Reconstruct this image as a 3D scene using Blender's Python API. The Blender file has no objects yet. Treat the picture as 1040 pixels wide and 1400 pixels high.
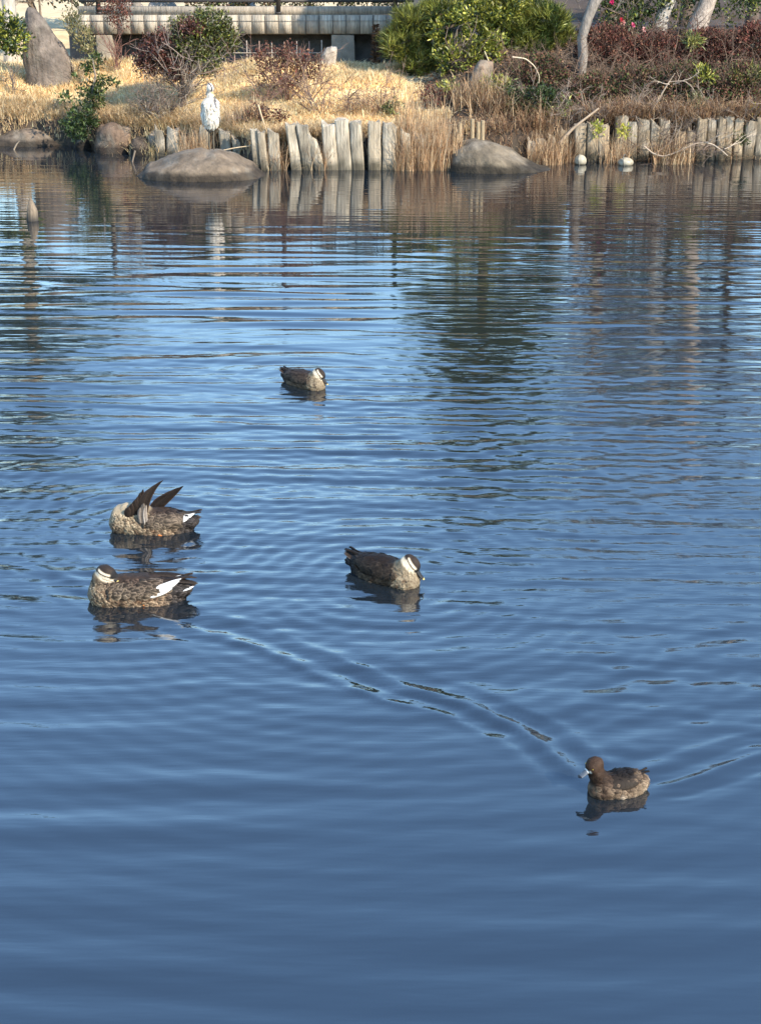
import bpy, bmesh, math, random
import numpy as np
from mathutils import Vector, Matrix

R = math.radians
rng = np.random.default_rng(7)
random.seed(7)
SC = bpy.context.scene
COL = SC.collection

# ---------------------------------------------------------------- camera, sky, sun, exposure
CAM_H, PITCH, F_PX = 3.23, R(20.7), 2022.0
cam = bpy.data.cameras.new('camera')
cam.sensor_fit = 'VERTICAL'
cam.sensor_height = 36.0
cam.lens = 36.0 * F_PX / 1400.0
cam.clip_start, cam.clip_end = 0.1, 2000
camo = bpy.data.objects.new('camera', cam)
COL.objects.link(camo)
camo.location = (0, 0, CAM_H)
camo.rotation_euler = (R(90) - PITCH, 0, 0)
SC.camera = camo

SUN_AZ, SUN_EL = R(132), R(36)          # clockwise from +Y
world = bpy.data.worlds.new('World')
SC.world = world
world.use_nodes = True
wn = world.node_tree
wn.nodes.clear()
sky = wn.nodes.new('ShaderNodeTexSky')
sky.sky_type = 'NISHITA'
sky.sun_disc = False
sky.sun_elevation = SUN_EL
sky.sun_rotation = SUN_AZ
sky.air_density = 1.5
sky.dust_density = 0.0
sky.ozone_density = 6.5
bg = wn.nodes.new('ShaderNodeBackground')
bg.inputs['Strength'].default_value = 0.15
wo = wn.nodes.new('ShaderNodeOutputWorld')
wn.links.new(sky.outputs[0], bg.inputs[0])
wn.links.new(bg.outputs[0], wo.inputs[0])
sun = bpy.data.lights.new('sun', 'SUN')
sun.energy = 3.45
sun.angle = R(0.5)
sun.color = (1.0, 0.89, 0.73)
suno = bpy.data.objects.new('sun', sun)
COL.objects.link(suno)
sd = Vector((math.sin(SUN_AZ) * math.cos(SUN_EL), math.cos(SUN_AZ) * math.cos(SUN_EL), math.sin(SUN_EL)))
suno.rotation_euler = sd.to_track_quat('Z', 'Y').to_euler()
suno.location = (8, -8, 12)
SC.view_settings.view_transform = 'Standard'
SC.view_settings.look = 'None'
SC.view_settings.exposure = 1.5
SC.view_settings.gamma = 1.0
SC.view_settings.use_curve_mapping = False
SC.cycles.max_bounces = 8
SC.cycles.transparent_max_bounces = 8

# ---------------------------------------------------------------- measuring the photograph
def ray(px, py):
    a, b = (px - 520) / F_PX, (700 - py) / F_PX
    c, s = math.cos(PITCH), math.sin(PITCH)
    return (a, c + b * s, -s + b * c)
def ground(px, py, z=0.0):
    d = ray(px, py)
    t = (z - CAM_H) / d[2]
    return Vector((d[0] * t, d[1] * t, z))
def at(px, py, D):
    d = ray(px, py)
    t = D / d[1]
    return Vector((d[0] * t, D, CAM_H + d[2] * t))
def scale_at(v):
    return F_PX / (v[1] * math.cos(PITCH) + (CAM_H - v[2]) * math.sin(PITCH))

# ---------------------------------------------------------------- helpers: meshes
class MB:
    def __init__(s):
        s.v, s.f3, s.f4, s.c, s.n = [], [], [], [], 0
    def add(s, v, f, c=(1, 1, 1)):
        v = np.asarray(v, float).reshape(-1, 3)
        f = np.asarray(f, int)
        if f.size:
            (s.f3 if f.shape[1] == 3 else s.f4).append(f + s.n)
        c = np.asarray(c, float)
        if c.ndim == 1:
            c = np.tile(c, (len(v), 1))
        s.v.append(v); s.c.append(c); s.n += len(v)
    def build(s, name, mat, parent=None, smooth=True):
        v = np.concatenate(s.v); c = np.concatenate(s.c)
        f3 = np.concatenate(s.f3) if s.f3 else np.zeros((0, 3), int)
        f4 = np.concatenate(s.f4) if s.f4 else np.zeros((0, 4), int)
        me = bpy.data.meshes.new(name)
        me.vertices.add(len(v))
        me.vertices.foreach_set('co', v.astype(np.float32).ravel())
        loops = np.concatenate([f3.ravel(), f4.ravel()]).astype(np.int32)
        me.loops.add(len(loops))
        me.loops.foreach_set('vertex_index', loops)
        me.polygons.add(len(f3) + len(f4))
        st = np.concatenate([np.arange(len(f3)) * 3, len(f3) * 3 + np.arange(len(f4)) * 4]).astype(np.int32)
        me.polygons.foreach_set('loop_start', st)
        me.update(calc_edges=True)
        me.validate()
        at_ = me.attributes.new('Col', 'FLOAT_COLOR', 'POINT')
        at_.data.foreach_set('color', np.concatenate([c, np.ones((len(c), 1))], 1).astype(np.float32).ravel())
        if smooth:
            me.polygons.foreach_set('use_smooth', np.ones(len(me.polygons), bool))
        me.materials.append(mat)
        o = bpy.data.objects.new(name, me)
        COL.objects.link(o)
        if parent is not None:
            o.parent = parent
        return o

def empty(name, loc=(0, 0, 0), rz=0.0):
    o = bpy.data.objects.new(name, None)
    o.empty_display_size = 0.1
    COL.objects.link(o)
    o.location = loc
    o.rotation_euler = (0, 0, rz)
    return o
def tag(o, label, cat, group=None):
    o['label'] = label; o['category'] = cat
    if group: o['group'] = group
    return o
def kind(o, k, label=None):
    o['kind'] = k
    if label: o['label'] = label
    return o

def unit(a):
    return a / np.maximum(np.linalg.norm(a, axis=-1, keepdims=True), 1e-9)
def rand_unit(n):
    return unit(rng.normal(size=(n, 3)))

def tube(mb, pts, rad, ns=6, col=(1, 1, 1), cap=True, jit=0.0):
    pts = np.asarray(pts, float); n = len(pts)
    rad = np.broadcast_to(np.asarray(rad, float), (n,))
    t = unit(np.gradient(pts, axis=0))
    ref = np.array([0, 0, 1.0]) if abs(t[0][2]) < 0.9 else np.array([1.0, 0, 0])
    V = []
    for i in range(n):
        a = np.cross(t[i], ref); a /= max(np.linalg.norm(a), 1e-9)
        b = np.cross(t[i], a)
        ref = np.cross(a, t[i]) if np.linalg.norm(np.cross(a, t[i])) > .1 else ref
        th = np.arange(ns) * 2 * np.pi / ns
        rr = rad[i] * (1 + (rng.normal(size=ns) * jit if jit else 0))
        V.append(pts[i] + np.cos(th)[:, None] * a * np.reshape(rr, (-1, 1)) + np.sin(th)[:, None] * b * np.reshape(rr, (-1, 1)))
    V = np.concatenate(V)
    F = []
    for i in range(n - 1):
        for j in range(ns):
            k = (j + 1) % ns
            F.append((i * ns + j, i * ns + k, (i + 1) * ns + k, (i + 1) * ns + j))
    mb.add(V, F, col)
    if cap:
        mb.add([pts[-1] + t[-1] * rad[-1] * .3] + list(V[-ns:]), [(0, 1 + j, 1 + (j + 1) % ns) for j in range(ns)], col if np.ndim(col) == 1 else col[-1])
        mb.add([pts[0]] + list(V[:ns]), [(0, 1 + (j + 1) % ns, 1 + j) for j in range(ns)], col if np.ndim(col) == 1 else col[0])

def box(mb, a, b, col=(1, 1, 1)):
    x0, y0, z0 = a; x1, y1, z1 = b
    v = [(x0, y0, z0), (x1, y0, z0), (x1, y1, z0), (x0, y1, z0), (x0, y0, z1), (x1, y0, z1), (x1, y1, z1), (x0, y1, z1)]
    f = [(0, 3, 2, 1), (4, 5, 6, 7), (0, 1, 5, 4), (1, 2, 6, 5), (2, 3, 7, 6), (3, 0, 4, 7)]
    mb.add(v, f, col)

def vnoise(p, seed=0):
    """smooth value noise for arrays of 3-D points, -1..1"""
    p = np.asarray(p, float)
    i = np.floor(p).astype(np.int64); f = p - i
    f = f * f * (3 - 2 * f)
    def h(ix, iy, iz):
        n = (ix * 374761393 + iy * 668265263 + iz * 2147483647 + seed * 1274126177) & 0xFFFFFFFF
        n = ((n ^ (n >> 13)) * 1274126177) & 0xFFFFFFFF
        n = n ^ (n >> 16)
        return (n & 0xFFFF) / 32767.5 - 1
    r = 0
    for dx in (0, 1):
        for dy in (0, 1):
            for dz in (0, 1):
                w = (f[..., 0] if dx else 1 - f[..., 0]) * (f[..., 1] if dy else 1 - f[..., 1]) * (f[..., 2] if dz else 1 - f[..., 2])
                r = r + w * h(i[..., 0] + dx, i[..., 1] + dy, i[..., 2] + dz)
    return r
def fbm(p, o=4, seed=0):
    r, a = 0, 1.0
    for k in range(o):
        r = r + a * vnoise(np.asarray(p) * 2 ** k + 17.3 * k, seed + k); a *= .5
    return r

# ---------------------------------------------------------------- helpers: materials
def new_mat(name):
    m = bpy.data.materials.new(name)
    m.use_nodes = True
    nt = m.node_tree
    nt.nodes.clear()
    out = nt.nodes.new('ShaderNodeOutputMaterial')
    b = nt.nodes.new('ShaderNodeBsdfPrincipled')
    nt.links.new(b.outputs[0], out.inputs[0])
    return m, nt, b, out
def N(nt, t, **kw):
    n = nt.nodes.new(t)
    for k, v in kw.items():
        setattr(n, k, v)
    return n
def mat_col(name, rough=0.8, nscale=8.0, namt=0.35, bump=0.0, bscale=40.0, stretch=(1, 1, 1), translucent=0.0, spec=0.3, tint=(1, 1, 1)):
    """vertex colour 'Col' x procedural noise"""
    m, nt, b, out = new_mat(name)
    at_ = N(nt, 'ShaderNodeAttribute', attribute_name='Col')
    tc = N(nt, 'ShaderNodeTexCoord')
    mp = N(nt, 'ShaderNodeMapping')
    mp.inputs['Scale'].default_value = stretch
    nt.links.new(tc.outputs['Object'], mp.inputs[0])
    no = N(nt, 'ShaderNodeTexNoise')
    no.inputs['Scale'].default_value = nscale
    no.inputs['Detail'].default_value = 6
    no.inputs['Roughness'].default_value = .65
    nt.links.new(mp.outputs[0], no.inputs['Vector'])
    mr = N(nt, 'ShaderNodeMapRange')
    mr.inputs[1].default_value, mr.inputs[2].default_value = .25, .75
    mr.inputs[3].default_value, mr.inputs[4].default_value = 1 - namt, 1 + namt
    nt.links.new(no.outputs[0], mr.inputs[0])
    mx = N(nt, 'ShaderNodeVectorMath', operation='SCALE')
    nt.links.new(at_.outputs['Color'], mx.inputs[0])
    nt.links.new(mr.outputs[0], mx.inputs['Scale'])
    nt.links.new(mx.outputs[0], b.inputs['Base Color'])
    b.inputs['Roughness'].default_value = rough
    b.inputs['Specular IOR Level'].default_value = spec
    if bump:
        n2 = N(nt, 'ShaderNodeTexNoise')
        n2.inputs['Scale'].default_value = bscale
        n2.inputs['Detail'].default_value = 5
        nt.links.new(mp.outputs[0], n2.inputs['Vector'])
        bp = N(nt, 'ShaderNodeBump')
        bp.inputs['Strength'].default_value = bump
        bp.inputs['Distance'].default_value = .02
        nt.links.new(n2.outputs[0], bp.inputs['Height'])
        nt.links.new(bp.outputs[0], b.inputs['Normal'])
    if translucent:
        tr = N(nt, 'ShaderNodeBsdfTranslucent')
        nt.links.new(mx.outputs[0], tr.inputs[0])
        ms = N(nt, 'ShaderNodeMixShader')
        ms.inputs[0].default_value = translucent
        nt.links.new(b.outputs[0], ms.inputs[1]); nt.links.new(tr.outputs[0], ms.inputs[2])
        nt.links.new(ms.outputs[0], out.inputs[0])
    return m

M_leaf = mat_col('leaf', rough=.45, namt=.25, nscale=5, translucent=.25, spec=.5)
M_dryleaf = mat_col('dry leaf', rough=.8, namt=.25, nscale=5, translucent=.15)
M_straw = mat_col('straw', rough=.75, namt=.2, nscale=2.5, translucent=.42)
M_bark = mat_col('bark', rough=.9, namt=.5, nscale=9, bump=.8, bscale=30, stretch=(2, 2, .7))
M_twig = mat_col('twig', rough=.85, namt=.3, nscale=6)
M_rock = mat_col('rock', rough=.9, namt=.5, nscale=7, bump=1.0, bscale=22)
M_wood = mat_col('weathered wood', rough=.85, namt=.55, nscale=10, bump=.9, bscale=26, stretch=(3, 3, .3))
M_concrete = mat_col('concrete', rough=.85, namt=.3, nscale=5, bump=.5, bscale=40)
M_iron = mat_col('painted iron', rough=.5, namt=.2, nscale=10)
M_feather = mat_col('feather', rough=.6, namt=.22, nscale=60, bump=.25, bscale=120, spec=.12)
M_horn = mat_col('horn', rough=.5, namt=.2, nscale=60, spec=.25)
M_plastic = mat_col('float plastic', rough=.4, namt=.15, nscale=12)

# ---------------------------------------------------------------- shoreline and ground
_sh = [ground(px, py) for px, py in ((-900, 197), (-300, 198), (0, 199), (95, 200), (130, 207), (185, 211), (240, 213), (320, 224), (345, 231),
       (545, 231), (610, 229), (700, 225), (745, 221), (1040, 218), (1400, 214), (2200, 205))]
SHX = np.array([v.x for v in _sh]); SHY = np.array([v.y for v in _sh])
def shore(x):
    return np.interp(x, SHX, SHY)
BR_Y0, BR_Y1 = 30.3, 34.0               # the footbridge crosses a side channel here
BR_X0, BR_X1 = -5.9, 0.75
def ground_z(x, y):
    x = np.asarray(x, float); y = np.asarray(y, float)
    s = y - shore(x)
    edge = 0.42 + 0.12 * np.clip((x - 2.5) / 2, 0, 1)
    z = -0.75 + (edge + .75) * np.clip((s + .10) / .30, 0, 1) ** 1.5
    rise_l = (1.20 - edge) * np.clip((s - .15) / np.clip(29.7 - shore(x), 2.3, 4.6), 0, 1) ** .85
    rise_r = (1.85 - edge) * np.clip((s - .15) / 3.6, 0, 1) ** .8
    w = np.clip((x - .4) / 2.0, 0, 1); w = w * w * (3 - 2 * w)
    z = z + np.where(s > .15, rise_l * (1 - w) + rise_r * w, 0)
    # beyond the bridge the park carries on a little higher
    z = z + np.where(s > 0, .55 * np.clip((y - 33.9) / 1.0, 0, 1), 0)
    # channel under the bridge
    ch = np.clip((y - 30.05) / .35, 0, 1) * np.clip((34.2 - y) / .35, 0, 1) * np.clip((x - BR_X0 + .6) / .3, 0, 1) * np.clip((BR_X1 + .5 - x) / .3, 0, 1)
    z = z - ch * 1.3
    # banks to the sides and behind the viewer, out of the picture
    far = np.maximum(np.abs(x) - 28, -24 - y)
    z = np.where(y < shore(x) - .1, np.maximum(z, -0.75 + 1.9 * np.clip(far / 3, 0, 1)), z)
    nz = .05 * fbm(np.stack([x * 1.3, y * 1.3, 0 * x], -1), 3, 5)
    return z + nz * np.clip(s, 0, 1)

def grid_mesh(name, xs, ys, zf, mat, colf=None):
    X, Y = np.meshgrid(xs, ys)
    Z = zf(X, Y)
    mb = MB()
    nx, ny = len(xs), len(ys)
    idx = np.arange(nx * ny).reshape(ny, nx)
    F = np.stack([idx[:-1, :-1], idx[:-1, 1:], idx[1:, 1:], idx[1:, :-1]], -1).reshape(-1, 4)
    V = np.stack([X, Y, Z], -1).reshape(-1, 3)
    mb.add(V, F, colf(V) if colf else (1, 1, 1))
    return mb.build(name, mat)

xs = np.concatenate([-np.geomspace(500, 10, 22)[:-1], np.arange(-10, 10.01, .12), np.geomspace(10.2, 500, 22)])
ys = np.concatenate([-np.geomspace(400, 6, 16)[:-1], np.arange(-6, 22, 2.0), np.arange(22.2, 34, .1), np.geomspace(34, 900, 26)])
def ground_col(V):
    s = V[:, 1] - shore(V[:, 0])
    w = np.clip((.9 - V[:, 0] + .5 * vnoise(V * 1.5, 3)) / .8, 0, 1)[:, None] * np.clip((s - .35) / .6, 0, 1)[:, None]
    w = w * (1 - .3 * np.clip((V[:, 1] - 31.5) / 1, 0, 1))[:, None]
    n = (1 + .3 * fbm(V * 3, 3, 9))[:, None]
    soil = np.array([.055, .038, .026]); straw = np.array([.66, .50, .28]); mud = np.array([.03, .027, .02])
    c = (soil * (1 - w) + straw * w) * n
    return np.where((V[:, 2] < .12)[:, None], mud, c)
M_ground = mat_col('ground', rough=.95, namt=.4, nscale=3, bump=.8, bscale=14)
kind(grid_mesh('ground', xs, ys, ground_z, M_ground, ground_col), 'structure')

# ---------------------------------------------------------------- water
DUCK = dict(far=ground(417, 527), preen=ground(206, 724), sleep=ground(184, 820), rest=ground(528, 791), tuft=ground(841, 1081))
wr = np.random.default_rng(21)
def wave_set(n, l0, l1, spread, slope, seed, base=-90):
    r = np.random.default_rng(seed)
    lam = np.exp(r.uniform(np.log(l0), np.log(l1), n))
    ang = R(base) + r.normal(size=n) * R(spread)
    k = 2 * np.pi / lam
    amp = slope / k * np.sqrt(2.0 / n) * r.uniform(.6, 1.4, n)
    return k * np.cos(ang), k * np.sin(ang), amp, r.uniform(0, 6.283, n)
W_long = wave_set(14, .40, .80, 5, 1.0, 3)
W_mid = wave_set(16, .20, .42, 5, 1.0, 4)
W_short = wave_set(18, .11, .20, 9, 1.0, 5)
W_chop = wave_set(20, .09, .22, 32, 1.0, 6, -72)
def sum_waves(W, X, Y):
    Z = np.zeros_like(X)
    for kx, ky, a, p in zip(*W):
        Z += a * np.cos(kx * X + ky * Y + p)
    return Z
def poly_dist(X, Y, P):
    """distance to an open polyline and arc length at the nearest point; sign = side"""
    best = np.full(X.shape, 1e9); arc = np.zeros_like(X); sg = np.zeros_like(X)
    s0 = 0
    for (ax, ay), (bx, by) in zip(P[:-1], P[1:]):
        L = math.hypot(bx - ax, by - ay); ux, uy = (bx - ax) / L, (by - ay) / L
        t = np.clip((X - ax) * ux + (Y - ay) * uy, 0, L)
        dx, dy = X - ax - ux * t, Y - ay - uy * t
        d = np.hypot(dx, dy)
        m = d < best
        best = np.where(m, d, best); arc = np.where(m, s0 + t, arc); sg = np.where(m, np.sign(ux * dy - uy * dx), sg)
        s0 += L
    return best * sg, arc
def P2(*pp):
    return [tuple(ground(a, b)[:2]) for a, b in pp]
ARM_L = P2((806, 1082), (770, 1050), (700, 1000), (630, 972), (540, 950), (420, 908), (330, 880), (250, 862), (140, 830), (0, 775))
ARM_R = P2((862, 1092), (930, 1077), (1000, 1056), (1080, 1036), (1250, 1010))
def sm(a, b, x):
    t = np.clip((x - a) / (b - a), 0, 1)
    return t * t * (3 - 2 * t)
def patch(X, Y, px, py, rx, ry):
    c = ground(px, py)
    return np.exp(-((X - c.x) / rx) ** 2 - ((Y - c.y) / ry) ** 2)
def water_z(X, Y):
    n1 = vnoise(np.stack([X * .35, Y * .5, 0 * X], -1), 11)
    n2 = vnoise(np.stack([X * .5, Y * .9, 0 * X + 5], -1), 12)
    D = Y
    e_long = .003 + .032 * sm(19.5, 14, D) * (1 - .52 * sm(10.5, 7.0, D)) * (1 + .5 * n1)
    e_mid = (.005 + .031 * sm(20, 14, D)) * (1 - .72 * sm(11.5, 8.5, D)) * (1 + 1.3 * sm(7.0, 5.8, D)) * (1 + .6 * n2)
    right = sm(-1.0, 1.5, X) * sm(7, 9, D)
    e_short = (.010 + .038 * sm(14, 10, D) + .016 * right) * (1 - .40 * sm(10.5, 8.5, D)) * (1 - .45 * sm(7.6, 6.0, D)) * (1 + .6 * n1)
    inside = np.zeros_like(X)
    dl, al = poly_dist(X, Y, ARM_L)
    dr, ar = poly_dist(X, Y, ARM_R)
    yl = np.interp(X, [p[0] for p in ARM_L[::-1]], [p[1] for p in ARM_L[::-1]])
    yr = np.interp(X, [p[0] for p in ARM_R], [p[1] for p in ARM_R])
    front = np.where(X < DUCK['tuft'].x, yl, yr)
    inside = sm(0.0, .35, Y - front) * sm(11, 8, Y)
    calm = patch(X, Y, 650, 440, 1.3, 3.8)
    e_long = e_long * (1 - .7 * calm); e_mid = e_mid * (1 - .65 * calm)
    chop = (.012 + .035 * patch(X, Y, 850, 1010, .7, .7)) * inside * (.7 + .5 * n2) + .045 * patch(X, Y, 800, 530, .9, 1.9) + .04 * patch(X, Y, 700, 640, 1.1, 1.2) + .03 * patch(X, Y, 960, 900, .8, .8)
    Z = e_long * sum_waves(W_long, X, Y) + e_mid * sum_waves(W_mid, X, Y) + e_short * sum_waves(W_short, X, Y) + chop * sum_waves(W_chop, X, Y)
    # V-shaped wake of the swimming duck: short crests along each arm
    for d, a, sgn, g in ((dl, al, 1, 1.0), (dr, ar, -1, .8)):
        lam = .16 + .012 * a
        q = d / lam
        dec = np.exp(-a / 4.5) * sm(.0, .25, a) * g
        jit = vnoise(np.stack([X * 3.2, Y * 3.2, 0 * X], -1), 51) + .5 * vnoise(np.stack([X * 8, Y * 8, 0 * X], -1), 52)
        q = q + .11 * jit * sm(.1, .8, a)
        feather = 1 + .3 * np.sin(a * 2 * np.pi / .42 + q * 3.0 + jit) * sm(.3, 1.0, a)
        ins = Y > front
        env = np.exp(-(q / np.where(ins, 1.35, .60)) ** 2)
        th = 2 * np.pi * (q * .95 + sgn * a / 2.1)
        Z += .0080 * dec * feather * env * (np.cos(th) + .10 * np.cos(2 * th))
        Z += .0016 * dec * env * (.6 + .8 * np.abs(jit)) * np.cos(2 * np.pi * q * 2.6 + 2.0 * jit + a * 5)
    # rings round the resting ducks
    for key, amp, lam, reach in (('far', .0016, .17, 1.3), ('preen', .0017, .12, 1.7), ('sleep', .0010, .13, .8), ('rest', .0016, .12, 1.9)):
        c = DUCK[key]
        r = np.hypot(X - c.x, (Y - c.y))
        wob = .06 * n1
        Z += amp * np.exp(-r / reach) * sm(.12, .4, r) * np.cos(2 * np.pi * (r + wob) / lam)
    return Z

m, nt, b, out = new_mat('pond water')
b.inputs['Base Color'].default_value = (.008, .012, .016, 1)
b.inputs['Roughness'].default_value = .02
b.inputs['IOR'].default_value = 2.1
b.inputs['Specular IOR Level'].default_value = .5
tc = N(nt, 'ShaderNodeTexCoord')
mp = N(nt, 'ShaderNodeMapping'); mp.inputs['Scale'].default_value = (2.4, 14.0, 1)
mp.inputs['Rotation'].default_value = (0, 0, R(6))
nt.links.new(tc.outputs['Object'], mp.inputs[0])
no = N(nt, 'ShaderNodeTexNoise'); no.inputs['Scale'].default_value = 1.3; no.inputs['Detail'].default_value = 4
no.inputs['Roughness'].default_value = .45
nt.links.new(mp.outputs[0], no.inputs[0])
bp = N(nt, 'ShaderNodeBump'); bp.inputs['Strength'].default_value = 1.0; bp.inputs['Distance'].default_value = .0042
nt.links.new(no.outputs[0], bp.inputs['Height'])
sx = N(nt, 'ShaderNodeSeparateXYZ'); nt.links.new(tc.outputs['Object'], sx.inputs[0])
rg = N(nt, 'ShaderNodeMapRange'); rg.inputs[1].default_value, rg.inputs[2].default_value = 8.5, 15
rg.inputs[3].default_value, rg.inputs[4].default_value = 1.0, .16
nt.links.new(sx.outputs['Y'], rg.inputs[0])
rg2 = N(nt, 'ShaderNodeMapRange'); rg2.inputs[1].default_value, rg2.inputs[2].default_value = 5.4, 7.6
rg2.inputs[3].default_value, rg2.inputs[4].default_value = .35, 1.0
nt.links.new(sx.outputs['Y'], rg2.inputs[0])
mu = N(nt, 'ShaderNodeMath', operation='MULTIPLY'); nt.links.new(rg.outputs[0], mu.inputs[0]); nt.links.new(rg2.outputs[0], mu.inputs[1])
nt.links.new(mu.outputs[0], bp.inputs['Strength'])
nt.links.new(bp.outputs[0], b.inputs['Normal'])
M_water = m
wy = [3.0]
while wy[-1] < 25.5:
    wy.append(wy[-1] + max(.011, .0016 * wy[-1]))
wys = np.concatenate([-np.geomspace(120, .5, 14), [1.0, 2.0, 2.6], wy, [26.2, 27.2, 28.4]])
wxs = np.concatenate([-np.geomspace(80, 7.6, 14)[:-1], np.arange(-7.6, 7.61, .026), np.geomspace(7.6, 80, 14)[1:]])
kind(grid_mesh('pond_water', wxs, wys, water_z, M_water), 'structure')

# ---------------------------------------------------------------- rocks and stones
def rock_mesh(name, outline, depth, mat, base_col, seed, parent=None, loc=(0, 0, 0), amp=.06, freq=2.2, sink=.35, facets=0, dcol=None, yscale=1.0):
    """outline: list of (x, height) across the front; rounded in depth. Local coordinates."""
    ox = np.array([p[0] for p in outline]); oh = np.array([p[1] for p in outline])
    n, mth = 64, 44
    u = (1 - np.cos(np.linspace(0, np.pi, n))) / 2
    x = ox[0] + (ox[-1] - ox[0]) * u
    h = np.interp(x, ox, oh)
    h = np.convolve(np.pad(h, 2, mode='edge'), [.1, .2, .4, .2, .1], 'valid')
    xm, xr = (ox[0] + ox[-1]) / 2, (ox[-1] - ox[0]) / 2
    prof = np.sqrt(np.clip(1 - ((x - xm) / xr) ** 2, 0, 1)) ** .8
    dp = depth * (.15 + .85 * prof)
    th = np.linspace(0, 2 * np.pi, mth, endpoint=False)
    c, s = np.cos(th), np.sin(th)
    cz = np.sign(s) * np.abs(s) ** .8; cy = np.sign(c) * np.abs(c) ** .8
    X = np.repeat(x[:, None], mth, 1)
    Y = dp[:, None] * cy[None] * yscale
    Z = np.where(cz[None] > 0, h[:, None] * cz[None], sink * (prof[:, None] ** .35) * cz[None])
    V = np.stack([X, Y, Z], -1).reshape(-1, 3)
    nr = unit(np.stack([(X - xm) / xr ** 2 * .4, Y / depth ** 2, Z / max(oh.max(), .1) ** 2], -1).reshape(-1, 3))
    dsp = amp * fbm(V * freq + seed * 7.1, 5, seed) + .012 * fbm(V * 11 + seed, 3, seed + 2)
    if facets:
        q = V * freq * 1.3 + seed
        dsp += facets * (np.abs(vnoise(q, seed + 40)) - .35)
    V = V + nr * dsp[:, None]
    idx = np.arange(n * mth).reshape(n, mth)
    F = np.stack([idx[:-1], np.roll(idx, -1, 1)[:-1], np.roll(idx, -1, 1)[1:], idx[1:]], -1).reshape(-1, 4)
    mb = MB()
    bc = np.asarray(base_col) * np.array([.66, .60, .54])
    col = bc * (1 + .38 * fbm(V * 3.1 + seed, 4, seed + 9))[:, None]
    lich = sm(.25, .6, fbm(V * 5 + seed, 3, seed + 3))[:, None]
    col = col * (1 - .5 * lich) + np.array([.18, .155, .12]) * .5 * lich
    crack = sm(.045, .008, np.abs(vnoise(V * np.array([2.6, 2.6, 3.6]) + seed, seed + 21))) * sm(-.2, .3, vnoise(V * 1.7, seed + 22))
    col = col * (1 - .55 * crack)[:, None]
    if dcol is not None:
        col = dcol(V, col)
    mb.add(V, F, col)
    o = mb.build(name, mat, parent)
    o.location = loc
    return o

def wet_line(zw, width=.05):
    def f(V, c):
        w = sm(zw + width, zw, V[:, 2] + .012 * vnoise(V * 9, 3))[:, None]
        return c * (1 - w * .72)
    return f

def px_rock(name, pts, ybase, depth, col, seed, label, cat='rock', D=None, wet=True, group=None, **kw):
    """outline given in photograph pixels; becomes a real stone of that size standing at its distance"""
    xs_ = [p[0] for p in pts]
    cx = (xs_[0] + xs_[-1]) / 2
    g = ground(cx, ybase) if D is None else at(cx, ybase, D)
    g = Vector(g)
    if D is None:
        g.y += depth * .8
    elif D < 30:
        g.z = min(g.z, float(ground_z(g.x, g.y)))
    k = 1 / scale_at(g)
    o = rock_mesh(name, [((x - cx) * k, max(.0, at(x, y, g.y).z - g.z)) for x, y in pts], depth, M_rock, col, seed, loc=g,
                  dcol=wet_line(.09) if wet else None, **kw)
    tag(o, label, cat, group)
    return o, g

hero, hero_loc = px_rock('rock', [(184, 248), (188, 236), (200, 224), (222, 214), (250, 208), (290, 206), (318, 212), (340, 228), (350, 240), (354, 248)],
        247, .75, (.20, .165, .125), 3, 'broad low domed rock in the water that the grey heron stands on', amp=.045, facets=.05)
def spots(o, c, n, seed):
    r = np.random.default_rng(seed)
    return o
dome, _ = px_rock('rock', [(-26, 198), (0, 181), (18, 171), (36, 166), (50, 169), (66, 178), (82, 189), (97, 200)], 199, .8, (.20, .165, .13), 5,
        'smooth dome-shaped rock in the water at the left edge, below the straw lawn', amp=.02)
px_rock('rock', [(609, 236), (612, 222), (620, 203), (634, 192), (650, 188), (668, 191), (686, 198), (704, 206), (720, 218), (738, 228), (754, 236)], 236, .7,
        (.19, .165, .125), 8, 'grey humped rock at the waterline right of the reed clump, tapering to the right', amp=.035, facets=.05)
px_rock('rock', [(128, 210), (130, 180), (136, 170), (150, 167), (168, 168), (178, 172), (183, 190), (180, 210)], 210, .45, (.20, .15, .115), 12,
        'angular brown boulder at the waterline left of the weathered posts', amp=.03, facets=.10)
px_rock('rock', [(176, 214), (178, 192), (186, 186), (200, 190), (206, 214)], 213, .3, (.06, .05, .042), 14,
        'small dark wet rock wedged between the angular boulder and the posts', amp=.04, facets=.06)
px_rock('rock', [(200, 187), (206, 174), (216, 168), (226, 172), (231, 187)], 187, .3, (.34, .32, .29), 15,
        'whitish broken stone on top of the bank edge above the short leftmost posts', D=26.2, wet=False, amp=.05, facets=.08)
px_rock('rock', [(98, 205), (102, 190), (112, 184), (122, 190), (128, 206)], 205, .3, (.05, .045, .04), 16,
        'dark rock in shade under the leaning evergreen sapling at the waterline', amp=.04, facets=.06)
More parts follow.
